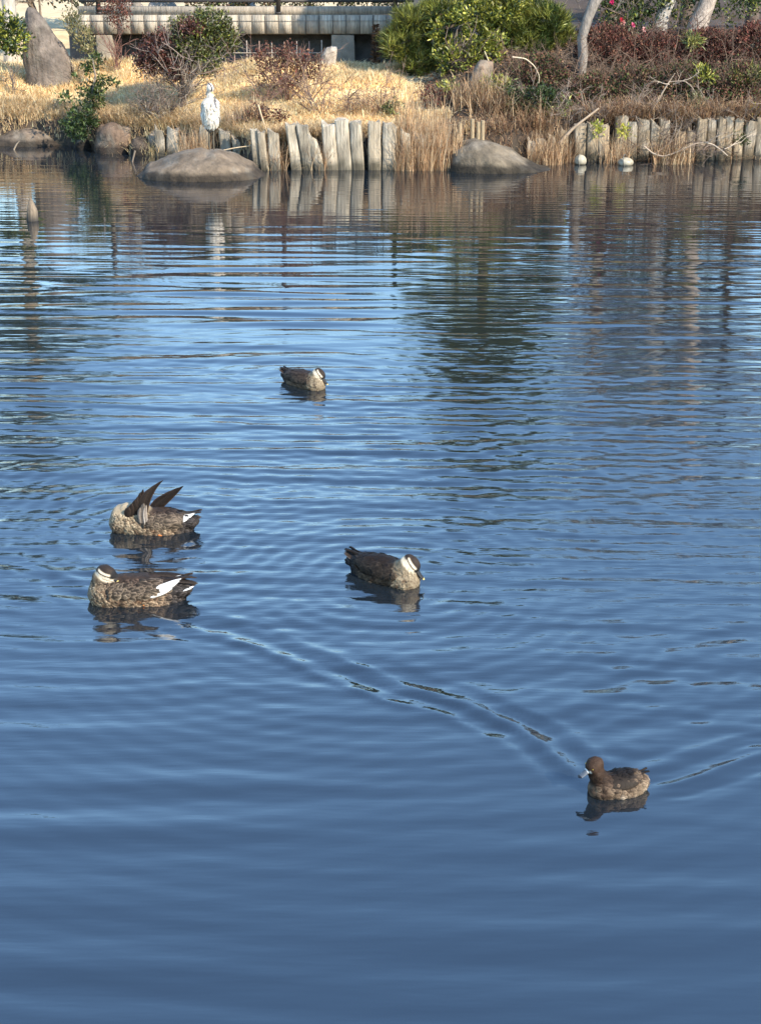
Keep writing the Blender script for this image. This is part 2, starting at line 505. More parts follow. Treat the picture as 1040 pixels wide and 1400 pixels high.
# standing stones on the lawn
px_rock('standing_stone', [(37, 84), (37.5, 34), (40, 18), (46, 11), (54, 13), (64, 24), (78, 45), (90, 64), (99, 84)], 84, .34, (.22, .195, .175), 21,
        'tall dark leaning standing stone at the back of the straw lawn', 'standing stone', D=29.0, wet=False, amp=.04, facets=.05, sink=.9)
px_rock('rock', [(108, 46), (112, 22), (120, 14), (138, 16), (156, 22), (164, 34), (166, 46)], 52, .5, (.36, .33, .29), 22,
        'pale rounded boulder behind the left end of the footbridge', D=33.2, wet=False, amp=.05, sink=.6)
o, g = px_rock('rock', [(438, 93), (441, 76), (446, 66), (454, 63), (463, 65), (468, 74), (466, 84), (460, 93)], 93, .16, (.62, .58, .52), 24,
        'small white upright stone leaning in front of the footbridge pier', D=29.3, wet=False, amp=.02, freq=5, sink=.15)
px_rock('rock', [(640, 113), (646, 96), (652, 84), (656, 81), (686, 84), (690, 88), (684, 100), (674, 113)], 113, .25, (.27, .215, .17), 25,
        'flat-topped brown stone between the bright green bush and the reeds', D=26.7, wet=False, amp=.015, facets=.02, sink=.2)

# ---------------------------------------------------------------- weathered retaining posts
def post_mesh(w, h, d, lean, seed, broken=0.0, tan=0.0):
    r = np.random.default_rng(seed)
    ns, nl = 14, 12
    th = np.arange(ns) * 2 * np.pi / ns
    sx = np.sign(np.cos(th)) * np.abs(np.cos(th)) ** .32 * w / 2
    sy = np.sign(np.sin(th)) * np.abs(np.sin(th)) ** .40 * d / 2
    V, C = [], []
    top = h + r.normal(size=ns) * .022 - (np.cos(th) * .5 + .5) * r.uniform(-.03, .05) - broken * h * (np.cos(th) * .5 + .5) ** 1.5
    for i in range(nl):
        t = i / (nl - 1)
        z = -.45 + (top + .45) * t
        taper = 1.04 - .10 * t
        g = 1 + .10 * np.array([vnoise(np.array([[a * 2, t * 2.0, seed * 3.1]]), seed)[0] for a in th]) + .035 * r.normal(size=ns)
        x = sx * taper * g + lean * (z / h); y = sy * taper * g
        V.append(np.stack([x, y, z], -1))
    V = np.concatenate(V)
    tone = r.uniform(.55, 1.05); warm = r.uniform(0, 1) + tan
    base = np.array([.33, .28, .205]) * (1 - .4 * warm) + np.array([.31, .22, .13]) * .4 * warm
    base = base * tone
    st = np.array([vnoise(np.array([[p[0] * 40, p[1] * 40, p[2] * 3 + seed * 5]]), seed + 3)[0] for p in V])
    C = base * (1 + .5 * st)[:, None]
    pale = sm(.0, .6, np.array([vnoise(np.array([[p[0] * 7, seed * 2.0, p[2] * 5]]), seed + 8)[0] for p in V]) + .5 * sm(.6, 1, V[:, 2] / h) - .1)[:, None]
    C = C * (1 - .5 * pale) + np.array([.44, .39, .31]) * .5 * pale
    wet = sm(.20, .05, V[:, 2] + .03 * np.repeat(r.normal(size=(1, ns)), nl, 0).ravel())[:, None]
    C = C * (1 - .8 * wet) + np.array([.05, .045, .02]) * .25 * wet
    idx = np.arange(ns * nl).reshape(nl, ns)
    F = np.stack([idx[:-1], np.roll(idx, -1, 1)[:-1], np.roll(idx, -1, 1)[1:], idx[1:]], -1).reshape(-1, 4)
    mb = MB()
    mb.add(V, F, C)
    cap = V[-ns:]
    mb.add(np.concatenate([[cap.mean(0) - [0, 0, .012]], cap]), [(0, 1 + j, 1 + (j + 1) % ns) for j in range(ns)], C[-ns:].mean(0) * .9)
    # long drying cracks: narrow dark grooves cut as sunk ribbons is left to the grain bump
    return mb

ORD = ['first', 'second', 'third', 'fourth', 'fifth', 'sixth', 'seventh', 'eighth', 'ninth', 'tenth', 'eleventh', 'twelfth', 'thirteenth', 'fourteenth', 'fifteenth', 'sixteenth', 'seventeenth', 'eighteenth']
POSTS = [  # xl, xr at the foot, y top, y foot, lean in px (top minus foot), depth m, broken
    ('in the three between boulder and heron rock', [(213, 226, 172, 213, 0, .14, .3), (228, 244, 174, 213, 2, .15, .0), (252, 264, 182, 213, -1, .12, .2)]),
    ('in the stumps behind the heron rock', [(274, 287, 174, 220, 0, .14, 0), (303, 318, 177, 222, -2, .15, .1), (320, 331, 182, 224, -3, .13, .3)]),
    ('in the row between heron rock and reeds', [(346, 357, 177, 233, -3, .15, 0), (357, 367, 178, 233, -4, .14, 0), (369, 384, 174, 233, -3, .15, .12),
        (398, 412, 169, 233, -7, .17, 0), (413, 430, 170, 233, -8, .18, 0), (430, 444, 174, 233, -12, .12, .5), (444, 462, 168, 233, -4, .18, .05),
        (463, 481, 163, 233, -5, .18, 0), (482, 498, 165, 233, -4, .17, 0), (503, 520, 167, 233, 0, .17, 0), (522, 540, 166, 233, 1, .18, .05)]),
    ('in the stumps inside the reed clump', [(547, 560, 174, 232, 0, .15, .2), (566, 580, 180, 231, 0, .15, .1), (590, 604, 184, 230, 0, .15, .2)]),
    ('in the stumps right of the humped rock', [(720, 732, 190, 223, 0, .13, .1), (734, 746, 188, 222, -1, .13, 0), (748, 758, 182, 222, 0, .13, .2), (762, 774, 172, 222, 2, .14, .2)]),
    ('in the row above the white floats', [(783, 799, 168, 221, 0, .17, 0), (800, 816, 167, 221, 1, .17, .05), (818, 833, 167, 221, -3, .17, 0), (836, 853, 161, 220, 3, .18, 0),
        (855, 869, 164, 220, 0, .16, .1), (869, 886, 161, 220, 0, .18, 0), (886, 898, 163, 219, 0, .15, .15), (900, 915, 160, 219, -2, .17, .1)]),
    ('in the smooth tan row at right', [(922, 934, 176, 219, 0, .15, .2), (937, 948, 172, 219, 0, .15, .2), (950, 963, 163, 219, 0, .17, 0), (964, 976, 163, 219, 0, .17, .03), (977, 988, 161, 219, 0, .17, 0),
        (988, 999, 159, 218, 0, .17, 0), (1001, 1014, 163, 218, 0, .17, .05), (1014, 1030, 165, 218, 2, .18, 0), (1031, 1046, 161, 218, 0, .17, 0)]),
]
ps = 100
for where, row in POSTS:
    for i, (xl, xr, yt, yf, lean, d, brk) in enumerate(row):
        ps += 1
        cx = (xl + xr) / 2
        g = ground(cx, yf)
        k = 1 / scale_at(g)
        h = (yf - yt) * k * .95
        g.y += d / 2 + random.uniform(-.02, .03)
        o = post_mesh((xr - xl) * k * 1.08, h, d, lean * k, ps, brk, .9 if cx > 700 else 0).build('wooden_post', M_wood)
        o.location = g
        o.rotation_euler = (R(random.uniform(-3, 3)), 0, R(random.uniform(-8, 8)))
        side = 'last' if i == len(row) - 1 else ORD[i]
        extra = {0: '', 1: '', 2: ''}.get(0)
        look = 'split slanting grey post' if brk >= .5 else ('broken-topped grey post' if brk >= .2 else ('leaning grey wooden post' if abs(lean) >= 5 else 'weathered wooden post'))
        tag(o, f'{look}, {side} from left {where}', 'post', 'weathered posts along the pond edge')
# short bamboo stakes behind the humped rock
for i, (x, yt, yf, lb) in enumerate([(628, 168, 190, 'first'), (645, 163, 190, 'second'), (653, 167, 190, 'third'), (659, 165, 190, 'last')]):
    g = at(x, yf, 24.3)
    g.z = float(ground_z(g.x, g.y)) - .05
    k = 1 / scale_at(g)
    mb = MB()
    h = 3.23 - 24.3 * math.tan(PITCH - math.atan((700 - yt) / F_PX)) - g.z
    tube(mb, [(0, 0, 0), (.005, 0, h * .5), (0, 0, h)], [.038, .036, .035], 10, (.30, .225, .135))
    tube(mb, [(0.004, 0, h * .48), (.004, 0, h * .5)], [.042, .042], 10, (.20, .15, .09))
    o = mb.build('stake', M_wood); o.location = g
    tag(o, f'short pale cut bamboo stake, {lb} from the left above the humped grey rock', 'stake', 'bamboo stakes above the humped rock')

# ---------------------------------------------------------------- footbridge with railing
br = empty('footbridge', ((BR_X0 + BR_X1) / 2, BR_Y0, 1.76))
tag(br, 'low timber-faced footbridge with a dark metal railing crossing behind the lawn', 'bridge')
bx = (BR_X0 + BR_X1) / 2; hw = (BR_X1 - BR_X0) / 2
def bpart(mb, name, mat, par=br, **kw):
    return mb.build(name, mat, par, smooth=False)
mb = MB(); box(mb, (-hw, .12, -.02), (hw, BR_Y1 - BR_Y0, .30), (.22, .19, .155)); bpart(mb, 'deck', M_concrete)
mb = MB(); x = -hw; i = 0
while x < hw - .05:
    w = .262
    t = random.uniform(.8, 1.12)
    box(mb, (x, random.uniform(0, .012), .0), (min(x + w - .012, hw), .115, .345), np.array([.36, .31, .24]) * t)
    x += w
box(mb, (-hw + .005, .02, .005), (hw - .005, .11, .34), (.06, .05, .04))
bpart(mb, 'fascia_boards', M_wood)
mb = MB()
for z in (.235,):
    box(mb, (-hw, -.012, z), (hw, -.004, z + .006), (.17, .145, .115))
xx = -hw
while xx < hw:
    box(mb, (xx - .004, -.010, -.0), (xx + .003, -.005, .345), (.17, .145, .115)); xx += .262
bpart(mb, 'wire_mesh', M_iron)
mb = MB(); box(mb, (-hw + .02, .05, .349), (hw, .30, .50), (.30, .25, .19)); bpart(mb, 'kerb_beam', M_wood)
mb = MB(); box(mb, (-hw - .3, .62, -1.7), (hw + .3, .80, -.024), (.10, .09, .08)); bpart(mb, 'added_shade_wall', M_concrete)  # dark wall added under the deck so the opening stays black
mb = MB(); box(mb, (hw - .30, -.005, -.0), (hw + .32, .118, .20), (.40, .37, .32)); bpart(mb, 'end_block', M_concrete)
def pier(px0, px1, pt0, pt1, dep, D=BR_Y0 + .1):
    a, b_ = at(px0, 90, D).x - br.location.x, at(px1, 90, D).x - br.location.x
    c, d_ = at(pt0, 48, D).x - br.location.x, at(pt1, 48, D).x - br.location.x
    mb = MB()
    v = [(a, .05, -1.6), (b_, .05, -1.6), (b_, .05 + dep, -1.6), (a, .05 + dep, -1.6), (c, .02, -.022), (d_, .02, -.022), (d_, .05 + dep, -.022), (c, .05 + dep, -.022)]
    mb.add(v, [(0, 3, 2, 1), (4, 5, 6, 7), (0, 1, 5, 4), (1, 2, 6, 5), (2, 3, 7, 6), (3, 0, 4, 7)], (.23, .19, .14))
    o = mb.build('pier', M_concrete, br, smooth=False)
    md = o.modifiers.new('bevel', 'BEVEL'); md.width = .02; md.segments = 2
pier(133, 163, 132, 154, .5)
pier(453, 488, 453, 484, .5)
rl = bpart((lambda m_: (box(m_, (-hw + .05, .06, .575), (hw - .1, .10, .625), (.035, .03, .028)), m_)[1])(MB()), 'railing', M_iron)
for z in (1.05, 1.40):
    mb = MB(); box(mb, (-hw + .05, .055, z), (hw - .1, .105, z + .05), (.035, .03, .028)); mb.build('rail', M_iron, rl, smooth=False)
for p in (136, 381, 540):
    x = at(p, 15, BR_Y0 + .1).x - br.location.x
    mb = MB(); box(mb, (x - .045, .02, .36), (x + .045, .05, 1.45), (.04, .035, .032)); box(mb, (x - .06, .012, .36), (x + .06, .049, .40), (.04, .035, .032))
    mb.build('post', M_iron, rl, smooth=False)
for p in (200, 263, 287, 320, 345, 420, 455, 485, 515, 524):
    x = at(p, 5, BR_Y0 + .1).x - br.location.x
    mb = MB(); tube(mb, [(x, .08, .63), (x, .08, 1.04)], .012, 6, (.06, .055, .05)); mb.build('baluster', M_iron, rl)

# iron bar fence under the bridge, in front of the opening
fe = empty('iron_fence', (at(375, 95, 30.0).x, 29.98, 1.12))
tag(fe, 'thin rusty iron bar fence standing in front of the dark opening under the footbridge', 'fence')
mb = MB(); x0 = at(302, 80, 30).x - fe.location.x; x1 = at(450, 80, 30).x - fe.location.x
tube(mb, [(x0, 0, .30), (x1, 0, .30)], .009, 6, (.34, .28, .22)); mb.build('rail', M_iron, fe)
for i, p in enumerate(range(304, 450, 17)):
    x = at(p, 80, 30).x - fe.location.x
    mb = MB(); tube(mb, [(x, .02, -.15), (x, .02, .52 + random.uniform(-.02, .03))], .012, 6, (.30, .20, .16) if i % 2 else (.34, .30, .26)); mb.build('bar', M_iron, fe)
    if i % 2 == 0:
        mb = MB(); tube(mb, [(x + .06, .02, -.15), (x + .06, .02, .38)], .008, 6, (.30, .26, .22)); mb.build('bar', M_iron, fe)

# ---------------------------------------------------------------- small things in the water
mb = MB()
tube(mb, [(0, 0, -.4), (0, 0, .0), (.004, 0, .12), (.0, 0, .21), (-.004, 0, .29)], [.08, .076, .07, .045, .012], 12,
     np.repeat(np.array([[.04, .035, .03]] * 2 + [[.17, .13, .09]] * 3), 12, 0), jit=.06)
o = mb.build('stump', M_wood); o.location = ground(45, 302)
tag(o, 'lone pointed wooden stump standing in open water near the left edge', 'stump')
mb = MB()
tube(mb, [(-.02, 0, -.2), (.0, 0, .02), (.05, .01, .10), (.10, 0, .15)], [.014, .016, .013, .005], 8, (.24, .19, .135))
o = mb.build('stick', M_twig); o.location = ground(20, 205)
tag(o, 'short pale stick poking out of the water below the dome-shaped rock', 'stick')
def float_ball(px, py, rad, squash, label):
    g = ground(px, py)
    root = MB()
    n, mth = 20, 28
    V, C = [], []
    for i in range(n + 1):
        t = math.pi * i / n
        for j in range(mth):
            p = 2 * math.pi * j / mth
            V.append((rad * math.sin(t) * math.cos(p), rad * math.sin(t) * math.sin(p), rad * squash * math.cos(t)))
            dirt = .5 + .5 * vnoise(np.array([[V[-1][0] * 22, V[-1][1] * 22, V[-1][2] * 22]]), 4)[0]
            side = 1.0 - .75 * sm(.5, .9, abs(math.cos(p - .4)) * math.sin(t)) * (1 if math.cos(p - .4) > 0 else .3)
            C.append((np.array([.44, .40, .30]) * (1 - dirt * .75) + np.array([.16, .12, .07]) * dirt * .55) * (.35 if V[-1][2] < -rad * .45 else 1))
    V = np.array(V)
    idx = np.arange((n + 1) * mth).reshape(n + 1, mth)
    F = np.stack([idx[:-1], idx[1:], np.roll(idx, -1, 1)[1:], np.roll(idx, -1, 1)[:-1]], -1).reshape(-1, 4)
    root.add(V, F, C)
    o = root.build('float_ball', M_plastic)
    o.location = (g.x, g.y + rad * .3, rad * squash * .55)
    mb = MB()
    a = np.linspace(0, 2 * np.pi, 25)
    tube(mb, np.stack([rad * 1.0 * np.cos(a), rad * 1.0 * np.sin(a), 0 * a], -1), .009, 6, (.12, .11, .09), cap=False)
    s_ = mb.build('seam_ring', M_plastic, o)
    s_.rotation_euler = (0, R(78), R(-25))
    tag(o, label, 'float', 'white floats by the posts')
    return o
float_ball(793, 225, .10, 1.0, 'round white float at the foot of the tan posts, riding high')
float_ball(855, 226, .125, .62, 'flattened whitish float sunk low in the water, right of the round one')
mb = MB()
tube(mb, [(0, 0, -.2), (.01, 0, .06), (-.02, 0, .17), (-.05, 0, .25)], [.018, .024, .022, .012], 8, (.50, .47, .40))
o = mb.build('stake', M_wood); o.location = ground(934, 222)
tag(o, 'small white stake in the water under the arching twigs at right', 'stake')

# ---------------------------------------------------------------- vegetation tools
def leaves(mb, P, d, L, W, cols, fold=.25):
    n = len(P)
    d = unit(d); r = rand_unit(n)
    s = unit(np.cross(d, r)); nr = np.cross(s, d)
    L = np.broadcast_to(np.asarray(L, float), (n,))[:, None]; W = np.broadcast_to(np.asarray(W, float), (n,))[:, None]
    a = P; c = P + d * L - nr * L * .12
    mid = P + d * L * .45 + nr * W * fold
    V = np.stack([a, mid + s * W * .5, c, mid - s * W * .5], 1).reshape(-1, 3)
    i = np.arange(n)[:, None] * 4
    F = np.concatenate([i + [0, 1, 2], i + [0, 2, 3]], 0)
    mb.add(V, F, np.repeat(cols, 4, 0))
def pick(pal, n, jit=.25):
    pal = np.asarray(pal, float)
    c = pal[rng.integers(0, len(pal), n)]
    return np.clip(c * (1 + jit * rng.normal(size=(n, 1))), .004, 1)
def crown_points(blobs, n, shell=.55):
    """points in the union of ellipsoids (cx,cy,cz,rx,ry,rz), gathered towards their outer shell in clumps"""
    B = np.array(blobs, float)
    vol = B[:, 3] * B[:, 4] * B[:, 5]
    k = rng.choice(len(B), n, p=vol / vol.sum())
    u = rand_unit(n)
    rad = (shell + (1 - shell) * rng.random(n)) ** .8
    return B[k, :3] + u * B[k, 3:6] * rad[:, None], u, k
def clumped(blobs, nclump, per, spread, shell=.5):
    C, U, _ = crown_points(blobs, nclump, shell)
    P = np.repeat(C, per, 0) + rng.normal(size=(nclump * per, 3)) * spread
    return P, np.repeat(U, per, 0), np.repeat(np.arange(nclump), per)
def foliage(mb, blobs, nclump, per, spread, L, W, pal, shell=.5, up=.35, tone=.25):
    P, U, ci = clumped(blobs, nclump, per, spread, shell)
    n = len(P)
    d = U * .6 + rand_unit(n) * .8 + np.array([0, 0, up])
    ct = 1 + tone * rng.normal(size=nclump)
    cols = np.clip(pick(pal, n, .18) * np.clip(ct, .45, 1.8)[ci][:, None], .004, .9)
    leaves(mb, P, d, L * rng.uniform(.7, 1.3, n), W * rng.uniform(.7, 1.3, n), cols)
def twigs(mb, base, n, length, spread, r0=.012, levels=3, up=.8, col=(.16, .12, .09), kids=3, bend=.25, seed=0):
    r = np.random.default_rng(seed)
    def grow(p, d, L, rad, lev):
        pts = [p]; q = np.array(p, float); dd = np.array(d, float)
        for i in range(4):
            dd = dd + r.normal(size=3) * bend * .5; dd /= np.linalg.norm(dd)
            q = q + dd * L / 4; pts.append(q.copy())
        c = np.array(col) * r.uniform(.65, 1.4)
        tube(mb, pts, np.linspace(rad, rad * .5, 5), 4 if lev else 5, c, cap=False)
        if lev < levels:
            for j in range(kids):
                t = r.integers(1, 5)
                nd = dd + r.normal(size=3) * .65; nd[2] += .15; nd /= np.linalg.norm(nd)
                grow(pts[t], nd, L * r.uniform(.45, .75), rad * .6, lev + 1)
    for i in range(n):
        d = np.array([r.normal() * spread, r.normal() * spread, up]); d /= np.linalg.norm(d)
        grow(np.array(base) + np.array([r.normal(), r.normal(), 0]) * .04, d, length * r.uniform(.7, 1.2), r0 * r.uniform(.7, 1.2), 0)
def place(px, D, dz=0.0):
    g = at(px, 100, D)
    return Vector((g.x, D, float(ground_z(g.x, D)) + dz))
def rel(px, py, D, base):
    v = at(px, py, D)
    return np.array([v.x - base.x, v.y - base.y, v.z - base.z])
def shrub(name, px, D, blobs_px, label, cat='shrub', pal=None, L=.06, W=.028, nclump=120, per=26, spread=.06, twig=None, mat=None, group=None, shell=.5, up=.35, trunk=None, tone=.25, extra=None):
    """blobs_px: (px, py, rx_px, ry_px, dD, ry_m): crown lobes measured in the photograph at distance D+dD"""
    base = place(px, D, -.03)
    root = empty(name, base)
    tag(root, label, cat, group)
    k = 1 / scale_at(base)
    blobs = []
    for b_ in blobs_px:
        c = rel(b_[0], b_[1], D + b_[4], base)
        blobs.append((*c, b_[2] * k, b_[5], b_[3] * k))
    if trunk:
        for tr in trunk:
            mb = MB()
            pts = [rel(p[0], p[1], D + p[3] if len(p) > 3 else D, base) for p in tr]
            rr = [p[2] for p in tr]
            pts[0][2] = min(pts[0][2], 0)
            tube(mb, pts, rr, 9, (.20, .16, .125), jit=.06)
            mb.build('trunk', M_bark, root)
    if twig:
        mb = MB()
        for kw in (twig if isinstance(twig, list) else [twig]):
            kw = dict(kw); off = kw.pop('off', (0, 0, 0))
            twigs(mb, off, seed=int(px * 7 + len(mb.v)) % 99991, **kw)
        mb.build('branches', M_twig, root)
    if pal is not None:
        mb = MB()
        foliage(mb, blobs, nclump, per, spread, L, W, pal, shell, up, tone)
        if extra: extra(mb, blobs, base)
        mb.build('foliage', mat or M_leaf, root)
    return root, base, blobs

G_bright = [(.26, .26, .035), (.19, .20, .03), (.10, .125, .022), (.36, .34, .06), (.06, .08, .018)]
G_dark = [(.030, .050, .014), (.045, .07, .018), (.07, .10, .025), (.02, .035, .012)]
G_yellow = [(.28, .27, .07), (.20, .21, .06), (.14, .16, .05)]
RED = [(.11, .030, .022), (.14, .055, .038), (.08, .032, .025), (.16, .075, .05), (.06, .04, .022)]
BROWN = [(.14, .075, .042), (.09, .05, .03), (.19, .115, .068), (.07, .055, .026)]
OLIVE = [(.085, .10, .03), (.06, .07, .022), (.12, .12, .05), (.05, .06, .022)]

# left group
shrub('evergreen_shrub', 14, 28.3, [(6, 44, 24, 24, 0, .35), (22, 56, 14, 18, 0, .25), (-12, 52, 20, 24, .2, .35), (2, 28, 16, 12, .2, .25)],
      'glossy dark green broad-leaved shrub at the left edge beside the dark standing stone', pal=G_dark + G_bright[:2], L=.085, W=.042, nclump=110, per=22,
      twig=dict(n=6, length=.4, spread=.35, r0=.014, levels=2))
shrub('yellowish_shrub', 108, 28.9, [(106, 36, 14, 18, 0, .22), (116, 52, 13, 16, 0, .2), (94, 30, 8, 12, 0, .15), (122, 70, 8, 9, 0, .12)],
      'loose yellowish-green shrub right of the dark standing stone', pal=[(.20, .18, .075), (.13, .13, .05), (.26, .21, .10)], L=.06, W=.026, nclump=60, per=16, spread=.05,
      twig=dict(n=8, length=.35, spread=.3, levels=2, r0=.009, col=(.24, .19, .13)), tone=.3)
shrub('red_leaved_shrub', 160, 29.4, [(158, 14, 18, 17, 0, .25), (166, 32, 12, 12, 0, .2), (148, 2, 14, 10, 0, .2), (170, 10, 9, 16, 0, .2)],
      'small reddish-brown twiggy shrub in front of the left end of the footbridge', pal=RED, L=.045, W=.022, nclump=80, per=16, spread=.05, mat=M_dryleaf,
      twig=[dict(n=10, length=.55, spread=.3, levels=2, r0=.010, col=(.17, .09, .07))])
# leaning sapling by the shore
shrub('evergreen_sapling', 122, 26.7, [(128, 84, 13, 9, .3, .1), (118, 92, 11, 7, .3, .1), (105, 103, 10, 4, .2, .1), (90, 134, 17, 5, 0, .12), (152, 117, 10, 4, .1, .1), (128, 118, 12, 7, .1, .12), (126, 136, 16, 10, 0, .15), (132, 128, 9, 12, 0, .12), (142, 106, 5, 7, .1, .1), (108, 122, 9, 4, 0, .1)],
      'leaning dark green sapling with flat tiers of leaves standing over the straw lawn', cat='sapling', pal=G_dark + [(.10, .12, .035), (.16, .16, .05)], L=.085, W=.035, nclump=58, per=16, spread=.04,
      trunk=[[(121, 172, .03), (123, 150, .026), (126, 128, .022), (131, 104, .016), (127, 80, .008)]], twig=dict(n=3, length=.3, spread=.8, levels=1, r0=.01, off=(0, 0, .4)))
shrub('evergreen_shrub', 114, 26.3, [(112, 158, 17, 14, 0, .18), (108, 178, 13, 12, -.1, .15), (126, 166, 9, 9, 0, .12), (96, 170, 10, 8, 0, .12)],
      'dark low evergreen bush hanging over the waterline under the leaning sapling', pal=G_dark, L=.075, W=.032, nclump=60, per=18, spread=.045)
# big mixed bush behind the heron
shrub('mixed_shrub', 248, 26.8, [(285, 40, 28, 26, .2, .35), (262, 60, 26, 24, .1, .4), (306, 56, 18, 16, .2, .3), (282, 82, 18, 16, 0, .3), (250, 36, 14, 12, .2, .25)],
      'big twiggy bush with green top and red-brown left side behind the grey heron', cat='bush', pal=G_bright[1:3] + OLIVE + [(.09, .06, .03)], L=.06, W=.027, nclump=420, per=22, spread=.06, tone=.3,
      trunk=[[(246, 192, .055), (243, 165, .045), (250, 140, .04), (262, 112, .03), (272, 85, .018)], [(244, 166, .035), (226, 140, .025), (214, 112, .015)]],
      twig=[dict(n=16, length=.75, spread=.42, levels=3, r0=.014, col=(.21, .16, .13), off=(0, 0, .25)), dict(n=10, length=.5, spread=.9, levels=2, r0=.010, col=(.30, .24, .18), off=(.1, -.1, .3))],
      extra=lambda mb, bl, ba: [foliage(mb, [(*rel(px, py, 26.8, ba), rx / 72, .25, ry / 72)], 110, 22, .055, .05, .025, RED, .4) for px, py, rx, ry in ((222, 66, 28, 20), (206, 84, 18, 16), (240, 92, 22, 16), (262, 40, 14, 9))])
shrub('dry_shrub', 215, 26.3, [(222, 130, 30, 26, 0, .3), (205, 150, 20, 14, 0, .2)],
      'grey leafless low bush left of the heron, over the short pale posts', cat='bush', pal=BROWN, L=.035, W=.014, nclump=60, per=9, spread=.06, mat=M_dryleaf,
      twig=[dict(n=20, length=.55, spread=.6, levels=3, r0=.010, col=(.13, .10, .08)), dict(n=14, length=.5, spread=.7, levels=3, r0=.009, col=(.16, .125, .10), off=(-.2, 0, .1)), dict(n=6, length=.45, spread=.9, levels=2, r0=.008, col=(.32, .26, .18), off=(.25, -.1, 0))])
# red twiggy shrubs in the middle
shrub('red_leaved_shrub', 392, 26.4, [(372, 78, 30, 13, 0, .3), (400, 74, 24, 12, 0, .3), (425, 92, 20, 12, 0, .3), (356, 96, 14, 12, 0, .2), (392, 100, 40, 20, 0, .3)],
      'spreading red-brown twiggy shrub in front of the iron bar fence', pal=RED + BROWN[:1], L=.05, W=.025, nclump=130, per=17, spread=.05, mat=M_dryleaf, tone=.3,
      twig=[dict(n=12, length=.72, spread=.55, levels=3, r0=.012, col=(.17, .10, .075)), dict(n=7, length=.6, spread=.7, levels=3, r0=.010, col=(.20, .12, .09), off=(-.35, 0, 0)), dict(n=7, length=.6, spread=.7, levels=3, r0=.010, col=(.2, .13, .09), off=(.35, 0, 0))])
shrub('red_leaved_shrub', 345, 25.0, [(350, 156, 14, 12, 0, .2), (372, 158, 20, 9, 0, .2)],
      'dark red-brown low shrub just above the posts right of the heron', pal=RED[:3] + [(.04, .03, .022)], L=.04, W=.02, nclump=50, per=16, spread=.045, mat=M_dryleaf, twig=dict(n=10, length=.35, spread=.8, levels=2, r0=.008, col=(.12, .08, .06)))
shrub('dry_shrub', 478, 25.6, [(470, 140, 40, 22, 0, .3), (520, 135, 26, 16, 0, .3), (430, 150, 30, 14, 0, .25)],
      'thin leafless brown shrub above the leaning grey posts', cat='bush', pal=BROWN + RED[3:4], L=.035, W=.015, nclump=60, per=7, spread=.06, mat=M_dryleaf,
      twig=[dict(n=9, length=.5, spread=.7, levels=3, r0=.009, col=(.18, .12, .09), off=(dx, 0, 0)) for dx in (-.5, 0, .5)])
shrub('evergreen_shrub', 537, 25.3, [(540, 146, 13, 7, 0, .12), (530, 152, 8, 6, 0, .12)],
      'small olive-green low shrub above the last grey post beside the reed clump', pal=OLIVE + G_bright[1:2], L=.06, W=.025, nclump=24, per=13, spread=.04)
def fern(base_px, D, h, label):
    b0 = place(base_px, D, -.02); root = empty('dry_fern', b0); tag(root, label, 'fern')
    mb = MB(); tube(mb, [(0, 0, 0), (.02, 0, h * .5), (.0, 0, h)], [.012, .010, .004], 6, (.12, .07, .045)); mb.build('stem', M_twig, root)
    mb = MB(); n = 200
    t = rng.random(n) ** .8; a = rng.uniform(0, 6.28, n)
    P = np.stack([.02 * np.sin(t * 3), 0 * t, t * h], -1)
    leaves(mb, P, np.stack([np.cos(a), np.sin(a) * .6, .35 + 0 * a], -1), .17 * (1 - t * .5), .028, pick([(.10, .055, .03), (.15, .085, .05), (.07, .045, .025)], n))
    mb.build('fronds', M_dryleaf, root)
fern(513, 29.2, .78, 'dark brown withered upright fern between the bridge pier and the pine')

# pines ------------------------------------------------------------
def needles(mb, blobs, ntuft, per, L, pal, shell=.55, w=.006):
    C, U, k = crown_points(blobs, ntuft, shell)
    ax = unit(U * .7 + rand_unit(ntuft) * .5 + np.array([0, 0, .75]))
    n = ntuft * per
    P = np.repeat(C, per, 0) + rng.normal(size=(n, 3)) * .02
    d = unit(np.repeat(ax, per, 0) + rand_unit(n) * .75)
    tone = np.repeat(np.clip(1 + .3 * rng.normal(size=ntuft), .4, 1.9), per)[:, None]
    Ls = (L * rng.uniform(.7, 1.25, n))[:, None]
    s = unit(np.cross(d, rand_unit(n))) * w
    V = np.stack([P - s, P + s, P + d * Ls], 1).reshape(-1, 3)
    cols = np.clip(pick(pal, n, .2) * tone, .004, .9)
    mb.add(V, np.arange(n * 3).reshape(-1, 3), np.repeat(cols, 3, 0))
PINE = [(.15, .165, .028), (.11, .125, .022), (.18, .195, .036), (.24, .235, .05), (.055, .068, .016)]
pb = place(668, 28.3, -.05); pine = empty('pine_tree', pb)
tag(pine, 'tall garden pine with long needles rising out of the frame', 'pine tree')
mb = MB(); tube(mb, [(0, 0, -.1), (.05, .05, .7), (-.06, .05, 1.5), (.06, 0, 2.4), (.0, .1, 3.4)], [.12, .11, .09, .07, .03], 12, (.14, .10, .075), jit=.06)
lim = []
lobes_px = [(548, 60, 26, 26, .1, .45), (575, 88, 24, 16, .0, .4), (560, 30, 24, 18, .2, .4), (598, 62, 26, 26, .4, .4), (600, 20, 30, 18, .3, .5), (700, 40, 40, 22, -.1, .5), (742, 30, 34, 24, -.1, .5), (722, 62, 36, 18, -.2, .45), (762, 52, 20, 18, 0, .4), (690, 8, 44, 20, 0, .5)]
k = 1 / scale_at(pb); lob = []
for b_ in lobes_px:
    lob.append((*rel(b_[0], b_[1], 28.3 + b_[4], pb), b_[2] * k, b_[5], b_[3] * k))
